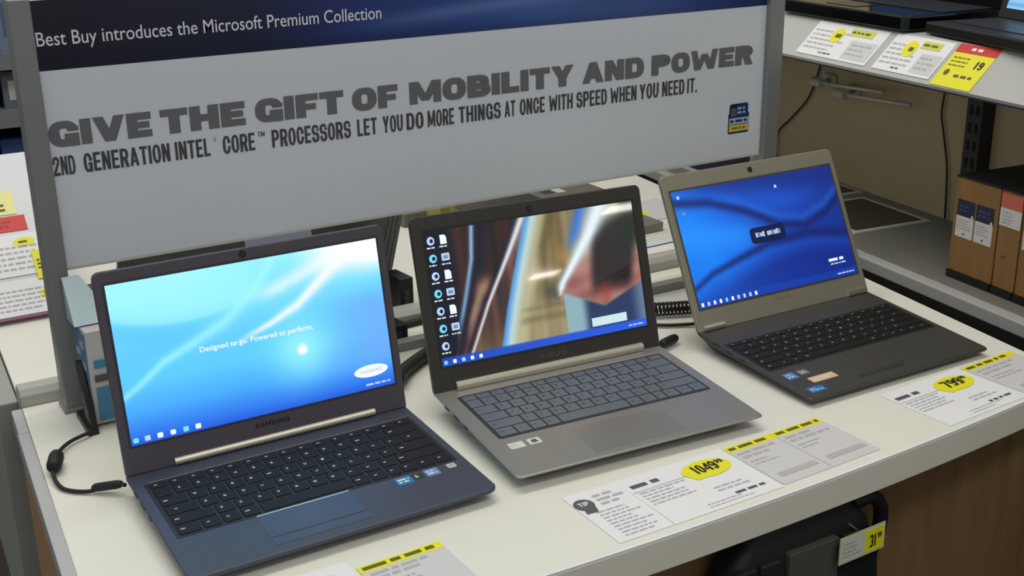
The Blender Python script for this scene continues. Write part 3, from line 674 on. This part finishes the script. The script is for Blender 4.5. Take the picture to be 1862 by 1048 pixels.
# ------------------------------------------------------------------ box with pale blue cover behind the left laptop
bx = empty('product_box', T(.027, -.021, 0), 'narrow white carton with blue pictures and pale blue cover behind the left laptop', 'box', .03)
BW = mat('box_white', (196, 196, 196), .5); BB = mat('box_blue', (70, 140, 176), .5); BC = mat('cover_ice', (176, 200, 208), .3); BP = mat('box_pattern_blue', (96, 122, 158), .5)
MB().box(-.018, .10, -.055, .0, .003, .122, BW).build('carton', bx, bevel=.001)
k = MB(); a, b, c, d, e, f = (-.024, -.035, .124), (.026, -.035, .124), (-.004, .0005, .176), (-.024, .0005, .176), (-.024, .0005, .124), (.026, .0005, .124)
k.add([a, b, c, d, e, f], [(0, 1, 2, 3), (0, 3, 4), (0, 4, 5, 1), (1, 5, 2), (3, 2, 5, 4)], BC)
k.build('sloped_cover', bx)
k = MB(); k.box(-.013, .03, -.0565, -.055, .008, .05, BB); k.box(-.012, .018, -.0565, -.055, .075, .085, BB)
k.box(-.013, .004, -.0570, -.0553, .058, .066, INK); k.build('blue_pictures', bx)
k = MB(); k.box(-.0195, -.018, -.052, -.003, .01, .118, BP)
for j in range(7): k.box(-.0202, -.0195, -.047+(j % 2)*.018, -.032+(j % 2)*.022, .014+j*.014, .023+j*.014, mat('box_pattern_pale', (160, 176, 192), .5))
k.build('patterned_side', bx)
st = empty('bracket_stand', T(.005, -.062, 0), 'black bracket standing against the left side of the white carton', 'stand')
k = MB(); k.box(-.009, .004, -.035, .03, 0, .008, BLACK); k.prism([(-.035, .008), (.0, .008), (.018, .078), (.006, .078)], lambda u, v, h: (h, u, v), -.004, .003, BLACK); k.build('bracket', st, bevel=.001)

# ------------------------------------------------------------------ cables
def cable(name, pts, r, label, parts=(), m=RUBBER, cat='cable'):
    o = empty(name, T(*pts[0][:2], 0), label, cat); o0 = Vector(pts[0][:2]+(0,))
    k = MB(); k.tube([p-o0 for p in smooth_path(pts, 8)], r, m, 10); k.build('cord', o, smooth=True)
    for nm, a, b, rr in parts:
        a, b = Vector(a)-o0, Vector(b)-o0; q = MB(); d = b-a
        q.tube([a, a+d*.08, a+d*.2, a+d*.8, a+d*.92, b], [rr*.6, rr*.9, rr, rr, rr*.9, rr*.6], m, 14); q.build(nm, o, smooth=True)
    return o
cable('power_cable', [(.0003, -.098, .006), (-.026, -.111, .006), (-.0438, -.1333, .007), (-.0526, -.1579, .009), (-.0611, -.1875, .007), (-.0578, -.2195, .0035), (-.0386, -.2402, .0035), (-.022, -.246, .006), (-.010, -.253, .010), (-.002, -.268, .0138)], .0023,
      'thin black power cable with a ferrite lump curling to the left laptop', (('ferrite_core', (-.0485, -.148, .011), (-.0590, -.181, .011), .0085), ('plug', (-.031, -.242, .0065), (-.0035, -.262, .0130), .0048)))
cable('security_cable', [(.3648, -.1722, .016), (.389, -.1431, .012), (.4149, -.121, .010), (.4478, -.0993, .010), (.4715, -.0841, .010), (.500, -.0765, .010)], [.009]*41, 'thick black cable crossing the table between the left and middle laptops')
coil = []; N = 11*14
for k in range(N+1):
    t = k/N; a = 2*math.pi*11*t
    coil.append((.794+.058*t, -.136-.024*t+.009*math.cos(a), .0125+.009*math.sin(a)))
o0 = Vector((.83, -.148, 0)); ce = empty('coiled_cable', T(.83, -.148, 0), 'coiled black security cable lying left of the right laptop', 'cable')
MB().tube([Vector(p)-o0 for p in coil], .0017, RUBBER, 6).build('coil', ce, smooth=True)
cable('power_cable', [(.7597, -.158, .004), (.7839, -.1785, .004), (.8085, -.1915, .004), (.8332, -.2035, .0055), (.852, -.222, .012), (.8615, -.240, .016)], .0026, 'straight black cable plugged beside the left hinge of the right laptop', (('plug', (.832, -.203, .0065), (.8570, -.231, .015), .0042),))
cable('security_plug', [(.698, -.2600, .016), (.7124, -.2540, .014), (.7358, -.2448, .009), (.7531, -.2374, .0075)], .0032, 'short black plug in the right side of the middle laptop', (('plug_head', (.7257, -.2484, .0105), (.7633, -.2338, .008), .0065),), cat='plug')

# ------------------------------------------------------------------ things on the back table
def small_box(name, x, y, w, d, h, rz, m, label, cat, extra=None, z=0, bevel=.002, group=None):
    o = empty(name, T(x, y, z), label, cat, rz, group); MB().box(-w/2, w/2, -d/2, d/2, 0, h, m).build('housing', o, bevel=bevel)
    if extra: extra(o, w, d, h)
    return o
def feet(o, w, d, h):
    MB().box(-w*.2, w*.2, -d/2-.001, -d/2, h*.3, h*.7, mat('box_label_dim', (52, 52, 54), .5)).build('label_plate', o)
small_box('security_box', .497, .100, .024, .05, .055, .1, BLACK, 'tall black security recoiler on the back table beside the left screen', 'security box', feet)
small_box('security_box', .432, -.008, .035, .04, .026, .1, BLACK, 'low black security box behind the left laptop, before the grey rail', 'security box', feet)
cable('security_cable', [(.455, .020, .005), (.48, .022, .0055), (.51, .024, .0055), (.54, .022, .005), (.57, .021, .005)], .005, 'black cable lying along the grey rail, behind the middle laptop')

def back_laptop(x, y, w, d, rz, tilt, hl, z, m, label):
    o = empty('laptop', T(x, y, z), label, 'laptop', rz)
    MB().prism(rrect(-w/2, 0, w/2, d, .006), lambda u, v, h: (u, v, h), .0, .016, m).build('base', o, bevel=.001)
    c, s_ = math.cos(tilt), math.sin(tilt)
    lf_ = lambda u, v, h: (u, -v*s_-h*c, .016+v*c-h*s_)
    MB().prism(rrect(-w/2, .003, w/2, hl, .008), lf_, 0, .008, m).build('lid', o, bevel=.001)
    mat('lid_rib', (70, 70, 74), .4)
    for j in range(3):
        for a in (-w/2+.004+j*.008, w/2-.008-j*.008): MB().prism(R(a, .01, a+.004, hl-.01), lf_, .008, .0088, MATS['lid_rib']).build('lid_rib', o)
    MB().prism(R(-w/2+.012, .01, w/2-.012, d*.62), lambda u, v, h: (u, v, h), .016, .0172, BLACK).build('keyboard', o)
    return o
DKG = mat('back_laptop_grey', (74, 76, 80), .4, .2)
back_laptop(.315, .200, .430, .235, .03, .42, .195, 0, DKG, 'dark grey laptop facing away, its lid back showing behind the left laptop')
pc = MB().box(-.05, .05, -.0006, .0006, .0, .045, mat('lavender_paper', (196, 196, 222), .5)).build('paper_slip', loc=T(.318, .095, .142)); 
pc.rotation_euler = (-.42, 0, .03); pc.location = T(.325, .1202, .128)
props(pc, 'pale lavender paper slip stuck on the dark lid behind the left laptop', 'paper')

fl_ = empty('laptop', T(.954, .475, 0), 'flat grey laptop deck with blue and red stickers seen over the middle screen', 'laptop', .02)
MB().prism(rrect(-.155, -.08, .165, .12, .005), lambda u, v, h: (u, v, h), 0, .018, mat('deck_taupe', (120, 116, 106), .4, .3)).build('base', fl_, bevel=.001)
MB().prism(R(-.150, -.02, .02, .11), lambda u, v, h: (u, v, h), .018, .0192, mat('deck_dark', (44, 44, 46), .4)).build('keyboard', fl_)
for (a, b, c, e, m, lb) in ((.045, .068, .01, .045, mat('mark_navy', (34, 56, 92), .4), 'navy sticker'), (.095, .125, .035, .065, mat('mark_red', (168, 92, 84), .4), 'red sticker'), (.072, .092, .005, .055, mat('mark_pale', (190, 192, 190), .4), 'pale sticker')):
    o = MB().prism(rrect(a, c, b, e, .002), lambda u, v, h: (u, v, h), .018, .0184, m).build('sticker', fl_); o['label'] = lb
small_box('carton', .765, .497, .055, .05, .032, .05, mat('olive_yellow', (168, 162, 74), .5), 'small olive-yellow carton behind the left corner of the middle screen', 'box', lambda o, w, d, h: MB().box(-w*.1, w*.25, -d/2-.0008, -d/2, h*.15, h*.9, mat('olive_dark', (132, 128, 62), .5)).build('label', o))
small_box('carton', .713, .509, .045, .05, .026, .05, mat('olive_grey', (104, 102, 90), .5), 'small dark grey-olive carton left of the olive-yellow one', 'box', lambda o, w, d, h: MB().box(-w*.3, w*.3, -d/2-.0008, -d/2, h*.3, h*.8, mat('olive_grey_label', (88, 86, 78), .5)).build('label', o))

cl = empty('laptop', T(.969, .251, 0), 'closed grey laptop whose corner shows between the middle and right screens', 'laptop', .04)
MB().prism(rrect(-.20, -.045, .110, .09, .006), lambda u, v, h: (u, v, h), 0, .016, mat('deck_grey', (138, 134, 130), .4, .3)).build('base', cl, bevel=.001)
MB().prism(rrect(-.195, -.043, .105, -.041, .0008), lambda u, v, h: (u, v, h), .006, .010, BLACK).build('front_seam', cl)
card('price_card', 1.124, .330, .06, .0003, 'white price card with a yellow mark behind the closed grey laptop', 'price card', .16, .12, lambda fn, o, w, d, h: (MB().prism(ellipse(-w*.1, -d*.05, .018, .016), fn, h-.0002, h+.0002, YELLOW).build('price_bubble', o)), m=PAPERG)
ec = empty('card_strip', T(1.01, .148, 0), 'pale card strip with a violet edge on the back table', 'card strip', .045)
MB().box(-.09, .09, -.004, .035, .0, .001, mat('pale_green_card', (206, 214, 210), .5)).build('sheet', ec)
MB().box(-.09, .09, -.0065, -.004, .0, .0014, mat('violet_edge', (74, 66, 170), .4)).build('violet_edge', ec)

# slanted card stand behind the left post
cs = empty('card_stand', T(.043, .352, 0), 'slanted stand of price cards with a purple edge beyond the left post', 'card stand')
sa = .72
def cf(u, v, h): return (u, v*math.cos(sa)-h*math.sin(sa), .008+v*math.sin(sa)+h*math.cos(sa))
MB().prism(R(-.12, 0, .05, .30), cf, -.004, 0, mat('stand_acrylic', (188, 192, 198), .25)).build('backing', cs)
MB().prism(R(-.12, -.004, .05, .0), cf, -.004, .003, mat('purple_edge', (120, 62, 96), .4)).build('purple_edge', cs)
sup = MB(); sup.add([cf(-.12, 0, -.0041), cf(.05, 0, -.0041), cf(.05, .30, -.0041), cf(-.12, .30, -.0041), (-.12, .226, .0005), (.05, .226, .0005)], [(3, 2, 5, 4)], MATS['stand_acrylic']); sup.build('rear_leg', cs)
def stand_card(u, v, w, d, label, m, fnb, dz=0):
    o = empty('price_card', (T(.043, .352, 0)[0]+u, 0, 0), label, 'price card'); c = Vector(cf(u, v, .0006+dz)); o.location = Vector(T(.043, .352, 0))+c; o.rotation_euler = (sa, 0, 0)
    fn = lambda a, b, h: (a, b, h)
    MB().box(-w/2, w/2, -d/2, d/2, 0, .0006, m).build('sheet', o); fnb(fn, o, w, d, .0009); return o
def yb(px, py, a=.011, b=.007):
    def f(fn, o, w, d, h):
        k = MB(); k.prism(ellipse(px, py, a, b), fn, h-.0003, h, YELLOW); dashes(k, fn, px-a*.5, py-b*.3, px+a*.6, py+b*.3, h+.0003, INKY, 1, .8, ragged=.1); k.build('price_bubble', o)
        k = MB(); dashes(k, fn, -w*.46, -d*.4, w*.46, d*.25, h, INKL, 5, .35); k.build('printed_text', o)
    return f
stand_card(-.022, .033, .105, .062, 'white price card on the bottom row of the slanted stand', PAPER, yb(.026, .0, .014, .010))
stand_card(-.012, .108, .105, .075, 'white price card in the middle of the slanted stand', PAPER, yb(.000, .022, .016, .008))
stand_card(.004, .0850, .020, .052, 'narrow yellow tag overlapping the middle card of the slanted stand', YELLOW, lambda fn, o, w, d, h: (lambda k: (dashes(k, fn, -w*.3, -d*.2, w*.3, d*.2, h, INKY, 3, .5), k.build('printed_text', o)))(MB()), .0022)
stand_card(-.028, .166, .055, .028, 'red card on the slanted stand', REDP, lambda fn, o, w, d, h: (lambda k: (dashes(k, fn, -w*.4, -d*.3, w*.4, d*.3, h, mat('red_dark', (150, 30, 30), .5), 2, .4), k.build('printed_text', o)))(MB()))
stand_card(-.035, .206, .050, .045, 'pale yellow card at the top of the slanted stand', mat('pale_yellow', (232, 228, 150), .5), lambda fn, o, w, d, h: (lambda k: (dashes(k, fn, -w*.4, -d*.4, w*.4, d*.0, h, INKY, 2, .5), k.build('printed_text', o)))(MB()))

# ------------------------------------------------------------------ shelf rack far behind, seen left of the sign
rk = empty('shelf_rack', (.55, 2.05, 0), 'grey store rack with merchandise far behind the left end of the sign', 'shelf')
RKM = mat('rack_grey', (120, 124, 130), .5)
MB().box(-1.3, 1.0, .36, .38, 0, 1.9, mat('rack_back', (70, 74, 82), .6)).build('back_panel', rk)
for z in (.12, .66, .915, 1.07, 1.40): MB().box(-1.3, 1.0, -.02, .36, z-.045, z, RKM).build('shelf', rk)
for x in (-1.3, 1.0): MB().box(x-.02, x+.02, .33, .37, 0, 1.9, RKM).build('upright', rk)
def retail(x, z, wd, ht, nm, col, lcol, label):
    o = empty('retail_box', (x, 2.12, z+.0004), label, 'box', 0, 'boxes on the far rack')
    MB().box(-wd/2, wd/2, -.05, .20, 0, ht, mat('retail_'+nm, col, .5)).build('carton', o)
    MB().box(-wd*.36, wd*.36, -.0508, -.0502, ht*.22, ht*.75, mat('retail_label_'+nm, lcol, .5)).build('label', o)
retail(.165, .66, .10, .15, 'ice', (150, 186, 206), (200, 210, 214), 'pale blue box on the lower shelf of the far rack, beside the post')
retail(.285, .66, .11, .17, 'indigo', (52, 70, 118), (84, 120, 176), 'indigo box on the lower shelf of the far rack, beside the post')
retail(.180, .915, .12, .095, 'blue', (62, 96, 150), (170, 176, 178), 'blue box with pale label on the far rack middle shelf, at the photo edge')
retail(.310, .915, .11, .10, 'grey', (96, 102, 112), (180, 184, 184), 'grey box with pale label on the middle shelf of the far rack, beside the post')
retail(.200, 1.07, .10, .16, 'slate', (74, 78, 88), (206, 210, 212), 'slate box with white label on the far rack upper shelf, at the photo edge')
retail(.315, 1.07, .10, .17, 'steel', (110, 128, 150), (84, 100, 130), 'steel blue box on the upper shelf of the far rack, over the left post')
retail(.420, 1.07, .09, .18, 'white', (190, 192, 192), (120, 124, 130), 'whitish box on the far rack upper shelf, over the dark sign corner')
retail(.520, 1.07, .09, .15, 'navy', (40, 52, 88), (110, 130, 170), 'navy box on the upper shelf of the far rack, over the sign top')

# ------------------------------------------------------------------ wall shelving on the right
GA = -.11
def gw(lx, ly, z): return (1.263+math.cos(GA)*lx-math.sin(GA)*ly, -.104+math.sin(GA)*lx+math.cos(GA)*ly, z+TH)
gd = empty('wall_shelving', gw(.14, .3, -TH), 'beige-backed grey store shelving along the right side', 'shelf', GA)
def gl(x, y, z): return (x-.14, y-.3, z+TH)
BEIGE = mat('beige_board', (188, 171, 134), .6, noise=.06, nscale=5); DECK = mat('deck_grey_lam', (124, 123, 116), .5, noise=.04, nscale=9); FASC2 = mat('shelf_front_grey', (178, 178, 174), .45)
BK = .29
MB().box(BK, BK+.03, -1.3, 2.4, -TH, 1.2, BEIGE, gl).build('back_panel', gd)
MB().box(.024, BK, -1.3, 2.4, -.03, -.003, DECK, gl).build('deck', gd)
MB().box(0, .024, -1.3, 2.4, -.022, -.001, FASC2, gl).build('deck_front_edge', gd, bevel=.002)
MB().box(.014, BK, -1.3, 2.4, -TH, -.03, mat('shelf_base_dark', (40, 38, 36), .6), gl).build('base', gd)
RB, RT = (.0, .307), (.060, .366)                       # ticket rail, bottom and top edge
k = MB(); k.prism([(RB[0]+.003, RB[1]-.005), (RB[0]+.010, RB[1]-.005), (RT[0]+.002, RT[1]-.012), (RT[0]+.002, RT[1]), (RT[0]-.001, RT[1]), RB], lambda u, v, h: gl(u, h, v), -1.3, 2.4, FASC2); k.build('ticket_rail', gd)
MB().box(RT[0]+.0025, BK, -1.3, 2.4, .345, .366, FASC2, gl).build('upper_shelf', gd)
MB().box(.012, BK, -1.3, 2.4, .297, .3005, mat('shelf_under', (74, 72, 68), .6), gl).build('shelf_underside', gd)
for y in (.057, -1.0, 1.1):
    k = MB(); k.box(BK-.03, BK, y-.018, y+.018, -.003, .2965, mat('upright_black', (34, 34, 38), .45), gl)
    for j in range(9): k.box(BK-.0308, BK-.0298, y-.011, y-.004, .02+j*.031, .038+j*.031, DARKGAP, gl); k.box(BK-.0308, BK-.0298, y+.004, y+.011, .02+j*.031, .038+j*.031, DARKGAP, gl)
    k.build('upright', gd)
MB().box(.0, .012, -1.3, 2.4, -TH, -.0225, DARKGAP, gl).build('gap_shade_panel', gd)  # near-black sheet standing in for the shade in the gap beside the table

# security hooks on the back board
for (y, z, L, lb) in ((.485, .202, .20, 'grey peg hook rod under the upper shelf, the farther one'), (.410, .190, .20, 'grey peg hook rod under the upper shelf, the nearer one')):
    o = empty('peg_hook', gw(BK-.0005, y, z), lb, 'hook', GA, 'peg hooks under the upper shelf')
    GM = mat('hook_grey', (196, 194, 182), .4, .2)
    MB().box(-.006, 0, -.02, .02, -.012, .012, GM).build('plate', o, bevel=.001)
    MB().tube([(-.006, 0, 0), (-.03, -.01, 0), (-.036, -.03, 0), (-.036, -L, .010)], .004, GM, 8).build('rod', o, smooth=True)
    MB().cyl((-.036, .012, -.001), (0, -1, 0), .010, .03, GM, 14).build('collar', o)
def gp(ly, z, d=.006): p = gw(BK-d, ly, z); return (p[0], p[1], z)
cable('wire', [gp(.513, .295), gp(.515, .235), gp(.545, .16), gp(.60, .105), gp(.641, .07), gp(.65, .04), gp(.647, .0)], .0018, 'thin black wire hanging on the beige board near the sign post')
cable('wire', [gp(.160, .295), gp(.158, .232), gp(.160, .19), gp(.150, .155), gp(.134, .10), gp(.128, .05), gp(.1245, .0)], .0018, 'thin black wire hanging on the beige board beside the black upright')

# trays on the deck
for (x0, x1, y0, y1, lb) in ((.077, .252, .125, .315, 'dark display mat with a white border, nearest on the right deck'), (.077, .278, .345, .56, 'dark display mat with a white border, second on the right deck'), (.07, .278, .595, .83, 'dark blue display mat with a white border, farthest on the right deck')):
    o = empty('display_mat', gw((x0+x1)/2, (y0+y1)/2, -.003), lb, 'mat', GA); a, b = (x1-x0)/2, (y1-y0)/2
    MB().box(-a, a, -b, b, 0, .003, mat('mat_border', (200, 198, 190), .4)).build('border', o)
    MB().box(-a+.012, a-.012, -b+.012, b-.012, .003, .0042, mat('mat_dark', (58, 54, 50), .45) if 'blue' not in lb else mat('mat_blue', (34, 42, 74), .4)).build('inlay', o)

# brown cartons
KR = wood('kraft', (132, 97, 53), (146, 109, 61), .7, 2); 
def kraft_box(y0, y1, lb, kind):
    o = empty('carton', gw(.063, (y0+y1)/2, -.003), lb, 'box', GA, 'brown cartons on the right deck'); b = abs(y1-y0)/2-.001
    MB().box(0, .185, -b, b, .012, .164, KR).build('body', o, bevel=.001)
    MB().box(-.003, .187, -b, b, 0, .012, BLACK).build('base_tray', o)
    MB().box(-.001, .187, -b, b, .164, .167, mat('carton_top_dark', (26, 24, 22), .6)).build('top', o)  # top sheet much darker than the kraft sides
    k = MB(); fn = lambda u, v, h: (-h, -u, v); W_ = mat('label_white', (214, 212, 208), .5); NV = mat('label_navy', (28, 34, 58), .5)
    if kind == 0:
        for a in (-.038, .0015):
            k.prism(R(a, .070, a+.036, .104), fn, 0, .0006, W_); k.prism(R(a, .104, a+.036, .130), fn, 0, .0008, NV)
            dashes(k, fn, a+.003, .082, a+.033, .100, .001, INKL, 4, .4); dashes(k, fn, a+.005, .110, a+.031, .124, .0012, mat('label_mid', (60, 72, 104), .5), 2, .5); k.plate(ellipse(a+.018, .076, .002, .002, 10), fn, .001, INK)
            k.plate(ellipse(a+.033, .106, .0025, .0035, 10), fn, .0013, W_)
            k.build('printed_label', o); k = MB()
    elif kind == 1:
        k.prism(R(-b+.0005, .110, b-.0005, .138), fn, 0, .0007, W_); k.prism(R(-b+.0005, .138, b-.0005, .160), fn, 0, .0008, mat('label_coral', (206, 104, 84), .5))
        dashes(k, fn, -.014, .113, .014, .134, .001, INKL, 4, .4); k.build('printed_label', o); k = MB(); k.plate(R(-.010, .060, -.002, .064), fn, .0004, INK)
    else:
        k.prism(R(-b+.004, .084, -b+.036, .114), fn, 0, .0007, W_); k.prism(R(-b+.004, .114, -b+.036, .140), fn, 0, .0008, NV); dashes(k, fn, -b+.006, .09, -b+.034, .110, .001, INKL, 4, .4)
    if k.v: k.build('printed_label', o)
kraft_box(-.119, -.212, 'brown carton with two dark pictures over white labels, leftmost of the row', 0)
kraft_box(-.213, -.257, 'narrow brown carton with a coral and white label, second in the row', 1)
kraft_box(-.258, -.345, 'brown carton at the right edge of the photo, third in the row', 2)

# laptops on the upper shelf
ul = empty('laptop', gw(.052, .185, .3665), 'glossy black laptop on the upper right shelf, nearer the sign', 'laptop', GA)
fnl = lambda u, v, h: (u, v, h)
MB().prism(rrect(0, -.17, .225, .16, [.004, .004, .012, .02]), fnl, .002, .026, BLACKG).build('base', ul, bevel=.003)
MB().prism(rrect(.085, -.155, .205, .145, .002), fnl, .026, .0272, BLACK).build('keyboard', ul)
MB().prism(rrect(.02, -.02, .07, .06, .002), fnl, .026, .0268, mat('pad_dark', (30, 32, 40), .25)).build('touchpad', ul)
lfu = lambda u, v, h: (.198+v*.12-h*.99, -u, .026+v*.99+h*.12)
MB().prism(rrect(-.16, .0, .17, .2, .006), lfu, -.008, 0, BLACKG).build('lid', ul, bevel=.001)
MB().prism(R(-.15, .02, .16, .19), lfu, 0, .0006, mat('screen_dim_blue', (6, 8, 14), .1, emit=(30, 60, 110), estr=.6)).build('display', ul)
u2 = empty('laptop', gw(.052, -.170, .3665), 'black laptop with a pale blue screen at the top right corner', 'laptop', GA-.12)
MB().prism(rrect(0, -.165, .155, .165, [.004, .004, .006, .02]), fnl, .002, .020, BLACK).build('base', u2, bevel=.003)
MB().prism(rrect(.035, -.150, .13, .150, .002), fnl, .020, .0212, mat('keys_charcoal', (34, 33, 33), .4)).build('keyboard', u2)
lf2 = lambda u, v, h: (.135+v*.30-h*.95, -u, .021+v*.95+h*.3)
MB().prism(rrect(-.165, .0, .165, .21, .006), lf2, -.008, 0, BLACK).build('lid', u2, bevel=.001)
d2 = MB().prism(R(-.150, .016, .150, .195), lf2, 0, .0006, emis('lit_pale_blue', (142, 202, 246))).build('display', u2)
k = MB(); k.plate([(-.10, .16), (-.085, .11), (-.06, .095), (-.02, .12), (-.02, .17), (-.09, .185)], lf2, .001, emis('lit_leaf', (164, 186, 108))); k.plate(R(-.150, .020, .150, .026), lf2, .001, emis('lit_taskbar', (108, 176, 232))); k.build('screen_graphics', d2)

# tickets on the slanted rail of the upper shelf
ra = math.atan2(RT[1]-RB[1], RT[0]-RB[0])
def ticket(y, w, d, label, m, fnb, off=.0):
    o = empty('shelf_ticket', (0, 0, 0), label, 'price card')
    ax = Matrix(((0, math.cos(ra), -math.sin(ra)), (-1, 0, 0), (0, math.sin(ra), math.cos(ra)))).to_4x4()   # u = -y, v = up the rail
    c = Vector((RB[0], y, RB[1]))+Vector((math.cos(ra), 0, math.sin(ra)))*(.044+off)+Vector((-math.sin(ra), 0, math.cos(ra)))*.0006
    o.rotation_euler = (Matrix.Rotation(GA, 4, 'Z') @ ax).to_euler(); o.location = gw(c.x, c.y, c.z)
    MB().box(-w/2, w/2, -d/2, d/2, 0, .0006, m).build('sheet', o); fnb(fnl, o, w, d, .0009); return o
def tick_white(fn, o, w, d, h):
    k = MB(); dashes(k, fn, -w*.46, -d*.35, w*.1, d*.3, h, INKL, 5, .35); k.plate(R(w*.12, -d*.42, w*.47, d*.1), fn, h, PAPERG); dashes(k, fn, w*.15, -d*.35, w*.44, d*.05, h+.0002, INKL, 3, .4); dashes(k, fn, -w*.2, -d*.42, 0, -d*.36, h, INK, 1, .7); k.build('printed_text', o)
    k = MB(); k.prism(ellipse(-w*.12, d*.16, .014, .016), fn, h, h+.0003, YELLOW); dashes(k, fn, -w*.14, d*.08, -w*.06, d*.22, h+.0005, INKY, 1, .8, ragged=0); k.build('price_bubble', o)
    k = MB(); k.prism(R(w*.02, d*.22, w*.34, d*.42), fn, h, h+.0003, mat('ticket_lime', (206, 210, 80), .5)); dashes(k, fn, w*.04, d*.27, w*.32, d*.37, h+.0005, INKY, 1, .6, ragged=.1); k.build('yellow_banner', o)
def tick_yellow(fn, o, w, d, h):
    k = MB(); k.prism(R(-w/2, d*.30, w/2, d/2), fn, h-.0002, h+.0002, REDP); dashes(k, fn, -w*.15, d*.36, w*.15, d*.44, h+.0004, PAPER, 1, .8, ragged=0); k.build('red_header', o)
    k = MB(); lettering(k, '19', fn, w*.18, -d*.02, d*.18, w*.2, h, INKB, base=.6, sx=.22, sy=.18); dashes(k, fn, -w*.42, -d*.05, w*.05, d*.22, h, INKY, 3, .3); dashes(k, fn, -w*.1, -d*.28, w*.42, -d*.18, h, INKY, 1, .6); k.plate(ellipse(-w*.32, -d*.18, .005, .006, 14), fn, h, INKY); k.build('printed_text', o)
ticket(.142, .182, .072, 'white shelf ticket with yellow bubble, nearest the sign post', PAPER, tick_white)
ticket(-.031, .130, .072, 'white shelf ticket with yellow bubble, left of the yellow ticket', PAPER, tick_white)
ticket(-.1455, .082, .080, 'yellow shelf ticket with a red header on the upper right shelf', YELLOW, tick_yellow, -.002)

# ------------------------------------------------------------------ accessory hanging under the front edge
bg = empty('hanging_bag', T(.645, -.604, -.322), 'black bag with a grey patch hanging under the table front', 'bag')
BG = mat('bag_black', (15, 15, 16), .6, noise=.3, nscale=60)
rings = []
for t, wx, wy in ((0, .085, .010), (.02, .112, .022), (.12, .125, .028), (.20, .118, .027), (.245, .098, .022), (.272, .07, .014), (.282, .05, .008)):
    rings.append([(p[0], p[1], t) for p in rrect(-wx, -wy, wx, wy, min(wx, wy)*.7, 4)])
MB().loft(rings, BG).build('body', bg, smooth=True)
k = MB(); k.prism(rrect(-.033, .186, .041, .241, .003), lambda u, v, h: (u, -h, v), .020, .0305, mat('bag_patch_grey', (74, 76, 68), .6)); dashes(k, lambda u, v, h: (u, -h, v), -.028, .196, .006, .201, .031, PAPERG, 1, .8, ragged=0); k.build('front_patch', bg, bevel=.001)
for x in (-.092, -.058, .064): MB().box(x-.014, x+.014, -.0285, -.018, .205, .238, mat('bag_buckle', (38, 38, 38), .4)).build('buckle', bg, bevel=.002)
k = MB(); lp = smooth_path([(.085, -.004, .258), (.108, -.008, .262), (.126, -.008, .245), (.130, -.006, .215), (.122, -.004, .185), (.108, 0, .165)], 6); k.tube(lp, .0085, BG, 10); k.build('carry_loop', bg, smooth=True)
tg = empty('price_tag', T(.7140, -.6405, -.1115), 'small tag with a yellow price end on the black hanging bag', 'price tag', .03)
MB().box(-.036, .036, -.0012, 0, .0, .034, mat('tag_rim', (196, 206, 150), .5)).build('holder', tg)
k = MB(); fn = lambda u, v, h: (u, -.0012-h, v); k.prism(R(-.034, .002, .034, .032), fn, 0, .0003, mat('tag_paper', (206, 208, 196), .5)); k.prism(R(.004, .003, .033, .031), fn, .0002, .0005, YELLOW)
dashes(k, fn, -.031, .006, .0, .027, .0006, INKL, 4, .4); lettering(k, '31', fn, .011, .008, .016, .011, .0008, INKB, base=.6, sx=.22, sy=.16); lettering(k, '99', fn, .0235, .017, .007, .006, .0008, INKB, base=.6, sx=.22, sy=.18); k.build('price_insert', tg)
k = MB(); k.tube([(0, 0, .02), (0, .012, .03), (-.02, .03, .05)], .0022, mat('tag_wire', (70, 70, 66), .4, .5), 8); k.build('hook_wire', tg, smooth=True)

# ------------------------------------------------------------------ ceiling fixtures (lit diffusers, seen as reflections)
for x, y, lb in ((5.07, -8.58, 'lit square ceiling fixture behind the viewer, nearer one reflected in the middle screen'), (5.245, -11.1, 'lit square ceiling fixture behind the viewer, farther one reflected in the middle screen')):
    o = empty('ceiling_light', (x, y, TH+2.2), lb, 'ceiling light', 0, 'ceiling fixtures behind the viewer')
    MB().box(-.2, .2, -.17, .17, 0, .07, PAPERG).build('housing', o)
    MB().box(-.165, .165, -.12, .12, -.004, 0, emis('tube_glow', (255, 250, 240), 22)).build('diffuser', o)
